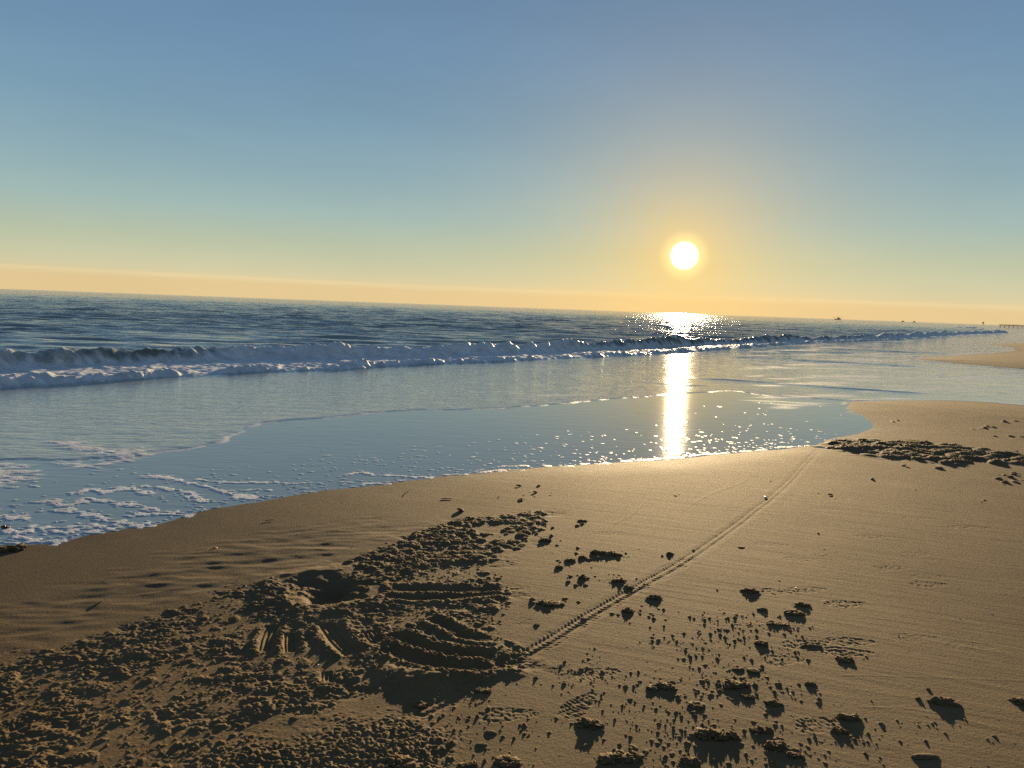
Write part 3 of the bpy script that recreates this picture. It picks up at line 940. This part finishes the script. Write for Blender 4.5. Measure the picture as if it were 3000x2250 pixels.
def clump_mesh(w_, d_, h_, style, seed):
    rnd = random.Random(seed)
    bm = bmesh.new()
    if style == 'block':
        lump(bm, (0, 0, 0.25 * h_), (w_ * .44, d_ * .42, h_ * .72), seed, 5, 0.48, 2.0, 0.22)
        n = 16
    elif style == 'dome':
        lump(bm, (0, 0, 0), (w_ * .5, d_ * .45, h_ * .95), seed, 5, 0.30, 1.7, 0.18)
        n = 9
    elif style == 'ring':
        for k in range(11):
            a = k / 11 * 6.283 + rnd.uniform(-.2, .2)
            s = rnd.uniform(.16, .24)
            lump(bm, (math.cos(a) * w_ * .36, math.sin(a) * d_ * .36, h_ * rnd.uniform(.15, .4)), (w_ * s, w_ * s, h_ * rnd.uniform(.45, .65)), seed + k, 3, 0.45, 1.8, 0.22)
        n = 8
    elif style == 'row':
        for k in range(6):
            t = -0.42 + 0.84 * k / 5
            s = rnd.uniform(.10, .19)
            lump(bm, (t * w_, rnd.uniform(-.2, .2) * d_, h_ * .2), (w_ * s, d_ * rnd.uniform(.3, .5), h_ * rnd.uniform(.5, .85)), seed + k, 4, 0.5, 1.8, 0.24)
        n = 14
    elif style == 'slab':
        lump(bm, (0, 0, 0.25 * h_), (w_ * .5, d_ * .34, h_ * .6), seed, 5, 0.14, 1.1, 0.05)
        n = 3
    else:                                              # cluster
        for k in range(7):
            s = rnd.uniform(.14, .26)
            lump(bm, (rnd.gauss(0, .22) * w_, rnd.gauss(0, .2) * d_, h_ * rnd.uniform(.05, .35)), (w_ * s, w_ * s, h_ * rnd.uniform(.4, .75)), seed + k, 4, 0.5, 1.9, 0.25)
        n = 22
    for k in range(n):
        a, q = rnd.uniform(0, 6.283), rnd.uniform(.45, 1.0)
        r = w_ * rnd.uniform(.025, .10)
        x, y = math.cos(a) * q * w_ * .5, math.sin(a) * q * d_ * .5
        zt = h_ * .75 * max(0.0, 1 - q * q) if style in ('block', 'dome') else 0.0
        lump(bm, (x, y, zt + r * .3), (r * rnd.uniform(.8, 1.4), r, r * rnd.uniform(.7, 1.1)), seed + 31 + k, 2, 0.3, 1.6)
    return from_bm('sand_clump', bm)


def on_ground(px, py):
    x, y = at(px, py)
    for _ in range(2):
        x, y = at(px, py, min(max(ground_z(x, y), ZW), 0.03))
    return x, y


m_clod, nt = new_mat('clotted_sand')
N = NT(nt)
co = N.n('ShaderNodeTexCoord').outputs['Object']
c1 = N.noise(co, 260.0, 3.0, 0.7)
c2 = N.noise(co, 60.0, 3.0, 0.6)
pb = N.principled(Base_Color=N.ramp(c1, [(0.3, (0.080, 0.052, 0.0255)), (0.5, (0.124, 0.083, 0.041)), (0.75, (0.192, 0.134, 0.068))]), Roughness=0.85,
                  Normal=N.bump(N.math('ADD', c1, c2), 0.8, 0.0025))
pb.inputs['Specular IOR Level'].default_value = 0.08
N.put(N.n('ShaderNodeOutputMaterial').inputs[0], pb.outputs[0])

# (x, foot y, width, height) in the photograph's pixels, build, label
CLUMPS = [
    (2197, 1740, 58, 27, 'block', 'squat dark sand clump, topmost of the row below the tyre track, with a ragged shadow'),
    (2350, 1780, 56, 22, 'block', 'sand clump behind the crater shaped one, its twin to the upper right'),
    (2325, 1803, 62, 26, 'ring', 'hollow crater shaped sand clump touching a second clump at its upper right'),
    (2235, 1791, 36, 16, 'dome', 'small smooth sand lump just left of the touching pair of clumps'),
    (2280, 1834, 62, 14, 'row', 'low crumbly strip of sand just below the touching pair of clumps'),
    (2230, 1893, 48, 26, 'block', 'compact square sand clump with a blunt shadow, left of the tilted slab'),
    (2376, 1899, 66, 22, 'slab', 'smooth tilted slab of sand pressed up by a foot'),
    (2474, 1938, 58, 22, 'cluster', 'crumbled sand clump at the foot of a stippled shoe print'),
    (2162, 1966, 36, 13, 'dome', 'left one of two low sand lumps above the wide crumbled clump'),
    (2208, 1971, 42, 16, 'ring', 'right one of two low sand lumps above the wide crumbled clump'),
    (2150, 2014, 82, 26, 'cluster', 'wide crumbled sand clump below two low lumps'),
    (2375, 2012, 42, 24, 'cluster', 'lone small crumbly sand clump above the domed clump'),
    (2041, 2072, 60, 22, 'ring', 'ring shaped sand clump with a hollow middle, left of the low sand lumps'),
    (2192, 2047, 42, 18, 'row', 'short broken strip of sand leading to a round clump'),
    (2263, 2068, 52, 26, 'block', 'round sand clump at the right end of a broken strip'),
    (2486, 2112, 78, 34, 'dome', 'large domed sand clump with a broken front, upper of two at lower right'),
    (2456, 2150, 52, 32, 'cluster', 'pile of sand crumbs just below the large domed clump'),
    (2764, 2068, 90, 36, 'dome', 'largest sand clump at the right, casting a long forked shadow'),
    (2690, 2052, 18, 15, 'dome', 'tiny sand knob just left of the largest right hand clump'),
    (2720, 2024, 14, 12, 'dome', 'tiny sand knob just above the largest right hand clump'),
    (2990, 2064, 52, 28, 'block', 'sand clump cut by the right edge of the picture'),
    (2098, 2168, 104, 44, 'cluster', 'tall many lobed sand clump with two knobs, near the bottom edge'),
    (2271, 2200, 76, 46, 'block', 'tall blocky sand clump with a broken face, near the bottom edge'),
    (2228, 2148, 72, 30, 'row', 'wavy ridge of sand just above the tall blocky clump'),
    (2330, 2222, 62, 22, 'row', 'string of sand crumbs right of the tall blocky clump'),
    (2708, 2226, 92, 32, 'slab', 'wedge shaped sand clump at the bottom right, pointing to the right'),
    (2020, 2246, 74, 42, 'block', 'half cut sand clump on the bottom edge, below the many lobed clump'),
    (1488, 2246, 92, 42, 'ring', 'hollow domed sand clump on the bottom edge, below the smooth round lump'),
    (1180, 2246, 140, 40, 'cluster', 'long crumbly sand bank on the bottom edge, left of the hollow dome'),
    (1372, 2250, 70, 24, 'row', 'low sand clump on the bottom edge between the long bank and the hollow dome'),
    (1816, 2236, 150, 44, 'row', 'longest crumbly sand bank, on the bottom edge in the middle'),
    (1728, 2136, 92, 48, 'block', 'big lone sand clump with a toothed shadow above the bottom middle'),
    (1438, 2152, 46, 22, 'slab', 'smooth rounded sand lump lying alone left of the big lone clump'),
    (1410, 2188, 44, 22, 'slab', 'curved shard of sand just below the smooth rounded lump'),
    (1226, 2070, 52, 22, 'ring', 'sand clump lying inside the shadow of the long ridge'),
    (1416, 2030, 58, 22, 'row', 'row of sand bits just below the right end of the ridge'),
    (1610, 1776, 86, 26, 'cluster', 'jagged sand clump with a spiky shadow, right of the ploughed arcs'),
    (1572, 1835, 22, 14, 'dome', 'little tilted sand lump under the jagged clump'),
    (1918, 1758, 52, 26, 'block', 'dark sand clump just right of the tyre track'),
    (1840, 1798, 42, 28, 'block', 'dark sand clump on the lower side of the tyre track'),
    (1814, 1710, 60, 28, 'cluster', 'dark crumbly sand clump on the upper side of the tyre track'),
    (1842, 1728, 40, 20, 'dome', 'dark sand lump at the very edge of the tyre track'),
    (1712, 1700, 38, 24, 'cluster', 'dark sand clump at the left end of the row above the track'),
    (1706, 1640, 30, 22, 'dome', 'upright dark sand clod at the left end of the long dark row'),
    (1670, 1648, 40, 20, 'block', 'wide dark sand clod left of the upright clod'),
    (1638, 1668, 30, 20, 'dome', 'round dark sand clod, lowest left of the long dark row'),
    (1778, 1630, 96, 24, 'row', 'long row of dark sand clods in the middle of the beach'),
    (1963, 1628, 24, 18, 'dome', 'small dark sand clod at the right end of the long dark row'),
    (1950, 2020, 90, 32, 'cluster', 'wide rugged sand clump above the ring shaped one'),
    (1597, 1590, 46, 22, 'block', 'dark sand clod just right of the churned upper patch'),
    (1706, 1530, 34, 12, 'block', 'dark flat sand clod high on the beach, above the long dark row'),
    (1710, 1816, 26, 12, 'slab', 'flat dark sand clod lying in the tyre track'),
    (2172, 1606, 26, 8, 'slab', 'smooth dark sand flake above the row of clumps, near the track'),
    (28, 1622, 86, 40, 'cluster', 'wet dark clump at the water edge on the left border'),
]
for k, (px, py, wp, hp, st, lab) in enumerate(CLUMPS):
    x, y = on_ground(px, py - 0.25 * hp)
    dep_ = math.hypot(x, y) / math.cos(0.3)
    ww = wp * dep_ / FPX * 0.76
    hh = hp * dep_ / FPX * 0.30
    o = link('sand_clump', clump_mesh(ww, min(ww * 0.8, hh * 2.6 + 0.015), hh, st, 100 + 13 * k), m_clod)
    o.location = (x, y, ground_z(x, y) - 0.12 * hh)
    o.rotation_euler = (0, 0, random.uniform(-.25, .25))
    tag(o, lab, 'sand clump', 'sand clumps lying on the beach')


def plain(name, colr, rough=0.6, spec=0.4, var=0.25, scale=40.0):
    m, nt_ = new_mat(name)
    n_ = NT(nt_)
    f = n_.noise(n_.n('ShaderNodeTexCoord').outputs['Object'], scale, 3.0, 0.6)
    a = tuple(c * (1 - var) for c in colr)
    b = tuple(min(1, c * (1 + var)) for c in colr)
    p = n_.principled(Base_Color=n_.ramp(f, [(0.3, a), (0.7, b)]), Roughness=rough, Normal=n_.bump(f, 0.3, 0.001))
    p.inputs['Specular IOR Level'].default_value = spec
    n_.put(n_.n('ShaderNodeOutputMaterial').inputs[0], p.outputs[0])
    return m


m_reed = plain('dry_reed', (0.62, 0.50, 0.30), 0.6)
m_white = plain('white_shell', (0.75, 0.70, 0.62), 0.4)
m_dark = plain('dark_shell', (0.045, 0.036, 0.032), 0.9, 0.1)
m_orange = plain('orange_shell', (0.42, 0.13, 0.035), 0.5)
m_red = plain('wet_weed', (0.10, 0.018, 0.022), 0.35)


def stalk_mesh(length, r, bend, seed):
    bm = bmesh.new()
    rnd = random.Random(seed)
    rings = []
    n = 9
    for i in range(n):
        t = i / (n - 1)
        rr = r * (1.0 - 0.45 * t) * (1.18 if i in (3, 6) else 1.0) * rnd.uniform(.92, 1.08)
        c = Vector(((t - .5) * length, bend * math.sin(t * 3.14), r * 0.7 + 0.6 * r * t))
        rings.append([bm.verts.new(c + Vector((0, math.cos(a) * rr, math.sin(a) * rr))) for a in [j * 6.283 / 8 for j in range(8)]])
    for i in range(n - 1):
        for j in range(8):
            bm.faces.new((rings[i][j], rings[i][(j + 1) % 8], rings[i + 1][(j + 1) % 8], rings[i + 1][j]))
    bm.faces.new(rings[0][::-1])
    bm.faces.new(rings[-1])
    return from_bm('reed_stalk', bm)


def shell_mesh(r, seed, fan=True):
    """half of a bivalve shell: a ribbed cup with thickness, hinge at one side"""
    bm = bmesh.new()
    nu, nv = 18, 7
    grid = []
    for s_ in (1, 0.86):
        top = []
        for i in range(nv):
            q = i / (nv - 1)
            row = []
            for j in range(nu):
                a = -1.15 + 2.3 * j / (nu - 1)
                rr = r * 2 * q * (1 + 0.05 * math.cos(a * 16) * q) * (0.75 + 0.25 * math.cos(a))
                z = r * 0.75 * math.sin(q * 2.3 + 0.25) * math.cos(a * 0.9) * s_ - r * 0.15
                row.append(bm.verts.new((rr * math.sin(a) * s_, (rr * math.cos(a) - r) * (0.97 if s_ < 1 else 1), z)))
            top.append(row)
        grid.append(top)
    for g_, flip in ((grid[0], 1), (grid[1], 0)):
        for i in range(nv - 1):
            for j in range(nu - 1):
                f = (g_[i][j], g_[i][j + 1], g_[i + 1][j + 1], g_[i + 1][j])
                bm.faces.new(f if not flip else f[::-1])
    for j in range(nu - 1):
        bm.faces.new((grid[0][-1][j], grid[0][-1][j + 1], grid[1][-1][j + 1], grid[1][-1][j]))
    bmesh.ops.remove_doubles(bm, verts=bm.verts[:], dist=r * 0.004)
    bmesh.ops.recalc_face_normals(bm, faces=bm.faces[:])
    for f in bm.faces:
        f.smooth = True
    return from_bm('shell', bm)


def shard_mesh(r, seed):
    """a broken bit of shell: a bent angular plate"""
    rnd = random.Random(seed)
    bm = bmesh.new()
    n = 7
    prof = [(math.cos(i / n * 6.283) * r * rnd.uniform(.65, 1.15), math.sin(i / n * 6.283) * r * rnd.uniform(.45, .85)) for i in range(n)]
    lo = [bm.verts.new((x, y, 0.55 * x * x / r)) for x, y in prof]
    hi = [bm.verts.new((x * .93, y * .93, 0.55 * x * x / r + r * .22)) for x, y in prof]
    cl, ch = bm.verts.new((0, 0, 0)), bm.verts.new((0, 0, r * .34))
    for i in range(n):
        j = (i + 1) % n
        bm.faces.new((cl, lo[j], lo[i]))
        bm.faces.new((ch, hi[i], hi[j]))
        bm.faces.new((lo[i], lo[j], hi[j], hi[i]))
    return from_bm('shell_shard', bm)


def lay(o, px, py, tilt=(0, 0), rz=0.0, lift=0.0):
    x, y = on_ground(px, py)
    o.location = (x, y, max(ground_z(x, y), ZW) + lift)
    o.rotation_euler = (tilt[0], tilt[1], rz)
    return o


o = link('reed_stalk', stalk_mesh(0.085, 0.0045, 0.004, 1), m_reed)
tag(lay(o, 1193, 1445, (0, -0.25), 1.05, 0.008), 'pale dry reed stalk lying near the water, right of the left wash', 'reed stalk')
o = link('reed_stalk', stalk_mesh(0.05, 0.0042, 0.002, 2), m_reed)
tag(lay(o, 318, 1757, (0, -0.2), 0.75, 0.010), 'short pale reed stalk on the rippled sand at the left', 'reed stalk')
o = link('twig', stalk_mesh(0.09, 0.004, 0.006, 3), m_dark)
tag(lay(o, 1310, 1463, (0, 0.02), -0.03, 0.002), 'thin dark twig half sunk in the smooth sand', 'twig')
o = link('twig', stalk_mesh(0.065, 0.003, 0.008, 4), m_dark)
tag(lay(o, 790, 1527, (0, 0.03), 0.5, 0.004), 'thin dark bent twig on the sand close to the left wash', 'twig')
for px, py, r, rz, lab in [(1520, 1424, .021, .4, 'dark shell, leftmost of the four by the wash'), (1579, 1423, .017, 2.0, 'dark shell, uppermost right of the four by the wash'),
                           (1568, 1443, .022, 1.1, 'dark shell, middle right of the four by the wash'), (1527, 1464, .020, 2.8, 'dark shell, lowest of the four by the wash'),
                           (1350, 1497, .034, 1.6, 'large dark shell lying between the wash and the churned patch')]:
    o = link('seashell', shell_mesh(r, int(px)), m_dark)
    tag(lay(o, px, py, (0.15, 0.1), rz, r * .1), lab, 'shell', 'dark shells on the sand near the wash')
o = link('seashell', shell_mesh(0.020, 5), m_dark)
tag(lay(o, 2432, 1450, (0.1, 0), 0.6, 0.001), 'dark half buried shell alone on the right hand sand', 'shell')
o = link('seashell', shell_mesh(0.018, 6), m_white)
tag(lay(o, 2243, 1458, (0.1, 0), 1.6, 0.001), 'pale shell lying in the tyre track', 'shell')
o = link('seashell', shell_mesh(0.014, 7), m_orange)
tag(lay(o, 630, 1607, (0.2, 0.1), 1.0, 0.001), 'small orange shell on the rippled sand', 'shell')
o = link('seaweed', (lambda b: (lump(b, (0, 0, .012), (.020, .014, .016), 5, 3, .4, 1.6, .15), lump(b, (.022, .004, .006), (.016, .008, .007), 9, 3, .4, 1.6, .15), from_bm('seaweed', b))[-1])(bmesh.new()), m_red)
tag(lay(o, 13, 1549, rz=0.2), 'dark red bit of seaweed in the foam at the left border', 'seaweed')
for k, (px, py, lab) in enumerate([(876, 1564, 'white shell chip on the soft ripples, left of the churned patch'), (1037, 1598, 'white shell chip above the dug hole, on the ripples'), (1462, 1456, 'white shell chip near the dark shells'),
                                   (1535, 1450, 'white shell chip right beside the dark shells'), (1664, 1691, 'white shell chip left of the row above the track'), (2808, 1809, 'white shell chip on bare sand at the right'),
                                   (2630, 1861, 'white shell chip on bare sand below the shoe prints'), (2331, 1722, 'white shell chip above the touching pair of clumps'), (2317, 2034, 'white shell chip right of the round clump'),
                                   (2903, 1796, 'white shell chip, rightmost on the bare sand'), (934, 1949, 'white shell chip in the churned sand'), (2976, 1326, 'white shell chip at the far churned patch')]):
    r = 0.0065 if py > 1500 else 0.010
    if py < 1400:
        r = 0.03
    o = link('shell_shard', shard_mesh(r, 40 + k), m_white)
    tag(lay(o, px, py, (0.3, 0.2), k * 1.3, r * .2), lab, 'shell chip', 'white shell chips scattered on the sand')


# ------------------------------------------------------------------ far off: trawler, boats, tower, pier, low shore
def far_at(px, dist, z=ZW):
    d = R3 @ np.array([(px - 1500) / FPX, -(846 + px * 109 / 3000 - 1125) / FPX, -1.0])
    k = dist / math.hypot(d[0], d[1])
    return Vector((d[0] * k, d[1] * k, z))


def box(bm, c, s_, rz=0.0):
    out = bmesh.ops.create_cube(bm, size=1.0)
    M = Matrix.Translation(c) @ Matrix.Rotation(rz, 4, 'Z') @ Matrix.Diagonal((*s_, 1))
    bmesh.ops.transform(bm, matrix=M, verts=out['verts'])


def bar(bm, a, b, r0, r1=None, seg=8):
    a, b = Vector(a), Vector(b)
    d = b - a
    out = bmesh.ops.create_cone(bm, cap_ends=True, segments=seg, radius1=r0, radius2=r0 if r1 is None else r1, depth=d.length)
    bmesh.ops.transform(bm, matrix=Matrix.Translation((a + b) / 2) @ d.to_track_quat('Z', 'Y').to_matrix().to_4x4(), verts=out['verts'])


def hull_mesh(L, B, Hh):
    bm = bmesh.new()
    rows = []
    for i in range(13):
        t = i / 12
        x = (t - .5) * L
        wd = B / 2 * (1 - max(0, (t - .55) / .45) ** 2.2) * (0.86 + 0.14 * min(1, t * 6))
        sheer = Hh * (0.72 + 0.55 * max(0, t - .35) ** 1.6 + 0.06 * (1 - t))
        prof = [(-wd, sheer), (-wd * .96, Hh * .3), (-wd * .55, -Hh * .35), (0, -Hh * .5), (wd * .55, -Hh * .35), (wd * .96, Hh * .3), (wd, sheer)]
        rows.append([bm.verts.new((x + (0.08 * L * max(0, t - .8) * z / Hh), y, z)) for y, z in prof])
    for i in range(12):
        for j in range(6):
            bm.faces.new((rows[i][j], rows[i + 1][j], rows[i + 1][j + 1], rows[i][j + 1]))
        bm.faces.new((rows[i][6], rows[i + 1][6], rows[i + 1][0], rows[i][0]))
    bm.faces.new(rows[0])
    bmesh.ops.recalc_face_normals(bm, faces=bm.faces[:])
    return from_bm('hull', bm)


m_hull = plain('boat_hull', (0.10, 0.085, 0.075), 0.6, scale=2)
m_cabin = plain('boat_cabin', (0.22, 0.19, 0.16), 0.6, scale=2)
m_steel = plain('rigging_steel', (0.07, 0.06, 0.055), 0.6, scale=2)
m_wood = plain('pier_timber_hazed', (0.30, 0.22, 0.155), 0.85, 0.2, scale=1.5)  # distance haze put into the colour: the timber is paled
m_tower = plain('tower_paint', (0.20, 0.16, 0.12), 0.7, scale=1)

e = bpy.data.objects.new('fishing_trawler', None)
COL.objects.link(e)
e.location = far_at(2454, 2300)
e.rotation_euler = (0, 0, math.radians(-12))
tag(e, 'distant dark trawler with spread outriggers on the horizon right of the sun', 'fishing boat')
link('hull', hull_mesh(17, 5.5, 2.6), m_hull, e)
b = bmesh.new()
box(b, (2.2, 0, 3.3), (4.6, 3.6, 2.6))
box(b, (3.0, 0, 5.3), (2.6, 3.0, 1.6))
box(b, (2.9, 0, 6.2), (3.2, 3.4, 0.2))
cb = link('cabin', from_bm('cabin', b), m_cabin, e)
b = bmesh.new()
bar(b, (-0.6, 0, 1.8), (-0.6, 0, 10.5), 0.28, 0.16)
bar(b, (-0.6, 0, 8.6), (-7.6, 0, 3.0), 0.10)
bar(b, (-0.6, -1.7, 9.4), (-0.6, 1.7, 9.4), 0.12)
link('mast', from_bm('mast', b), m_steel, e)
for sgn in (-1, 1):
    b = bmesh.new()
    bar(b, (-0.6 - 0.4 * sgn, sgn * 1.5, 2.4), (-0.6 + sgn * -11.5, sgn * 5.5, 6.8), 0.20, 0.12)
    bar(b, (-0.6, 0, 9.6), (-0.6 + sgn * -11.3, sgn * 5.4, 6.7), 0.06)
    bar(b, (-0.6 + sgn * -11.3, sgn * 5.4, 6.8), (-0.6 + sgn * -11.3, sgn * 5.4, 1.2), 0.10)
    link('outrigger', from_bm('outrigger', b), m_steel, e)

for px, dist, lab in [(2645, 2900, 'tiny boat on the horizon, left one of two between the trawler and the pier'), (2678, 3000, 'tiny boat on the horizon, right one of two between the trawler and the pier')]:
    e = bpy.data.objects.new('motor_boat', None)
    COL.objects.link(e)
    e.location = far_at(px, dist)
    e.rotation_euler = (0, 0, 0.2)
    tag(e, lab, 'boat', 'small boats on the horizon')
    link('hull', hull_mesh(11, 3.6, 2.2), m_hull, e)
    b = bmesh.new()
    box(b, (0.4, 0, 2.6), (3.6, 2.4, 1.9))
    box(b, (0.2, 0, 3.9), (2.6, 2.2, 0.5))
    link('cabin', from_bm('cabin', b), m_cabin, e)

e = bpy.data.objects.new('lookout_tower', None)
COL.objects.link(e)
e.location = far_at(2880, 1500)
tag(e, 'tiny dark tower with a wide top on the far shore, left of the pier', 'tower')
b = bmesh.new()
for sx, sy in ((-1, -1), (-1, 1), (1, -1), (1, 1)):
    bar(b, (sx * 1.0, sy * 1.0, 0.3), (sx * 0.5, sy * 0.5, 3.3), 0.16)
link('leg_frame', from_bm('leg_frame', b), m_tower, e)
b = bmesh.new()
box(b, (0, 0, 4.2), (2.0, 2.0, 1.6))
link('cabin', from_bm('cabin', b), m_tower, e)
b = bmesh.new()
bar(b, (0, 0, 5.0), (0, 0, 5.7), 1.5, 0.15, 4)
link('roof', from_bm('roof', b), m_tower, e)

PD = 760.0
p0, p1 = far_at(2928, PD), far_at(3090, PD)
e = bpy.data.objects.new('fishing_pier', None)
COL.objects.link(e)
e.location = p0
e.rotation_euler = (0, 0, math.atan2(p1.y - p0.y, p1.x - p0.x))
tag(e, 'long low wooden pier on many piles at the far right of the horizon', 'pier')
PL = (p1 - p0).length + 60
b = bmesh.new()
box(b, (PL / 2, 0, 1.75), (PL, 4.0, 0.26))
for yy in (-1.7, 1.7):
    box(b, (PL / 2, yy, 1.50), (PL, 0.25, 0.25))
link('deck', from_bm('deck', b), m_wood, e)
b = bmesh.new()
for yy in (-1.95, 1.95):
    box(b, (PL / 2, yy, 2.42), (PL, 0.10, 0.12))
    k = 0.1
    while k < PL:
        box(b, (k, yy, 2.12), (0.12, 0.12, 0.48))
        k += 2.4
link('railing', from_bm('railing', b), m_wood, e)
pile = None
k = 0.6
while k < PL:
    for yy in (-1.7, 1.7):
        if pile is None:
            b = bmesh.new()
            bar(b, (0, 0, -1.5), (0, 0, 1.36), 0.20, 0.17, 10)
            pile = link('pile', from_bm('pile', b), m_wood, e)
            o = pile
        else:
            o = pile.copy()
            COL.objects.link(o)
            o.parent = e
        o.location = (k, yy, 0)
    k += 3.1

# the low far shore the pier runs out from
fa, fb = far_at(2855, 1250), far_at(3200, 1150)
n = 120
bm = bmesh.new()
rows = []
dirv = (fb - fa).normalized()
nrm = Vector((-dirv.y, dirv.x, 0))
for i in range(n + 1):
    t = i / n
    p = fa.lerp(fb + (fb - fa) * 1.5, t)
    hgt = (0.25 + 1.75 * min(1, t * 5)) * (0.8 + 0.35 * mn.noise(Vector((t * 19, 2, 5))) + 0.2 * mn.noise(Vector((t * 61, 1, 0))))
    rows.append([bm.verts.new((p.x + nrm.x * q, p.y + nrm.y * q, ZW - 0.4 + (hgt + 0.4) * zz)) for q, zz in ((-30, 0), (-12, .45), (0, .8), (25, 1.0), (70, .9), (160, 0))])
for i in range(n):
    for j in range(5):
        bm.faces.new((rows[i][j], rows[i + 1][j], rows[i + 1][j + 1], rows[i][j + 1]))
for f in bm.faces:
    f.smooth = True
fs = link('far_shore', from_bm('far_shore', bm), plain('far_sand', (0.20, 0.15, 0.10), 0.9, 0.1, scale=0.05))
fs['kind'] = 'structure'
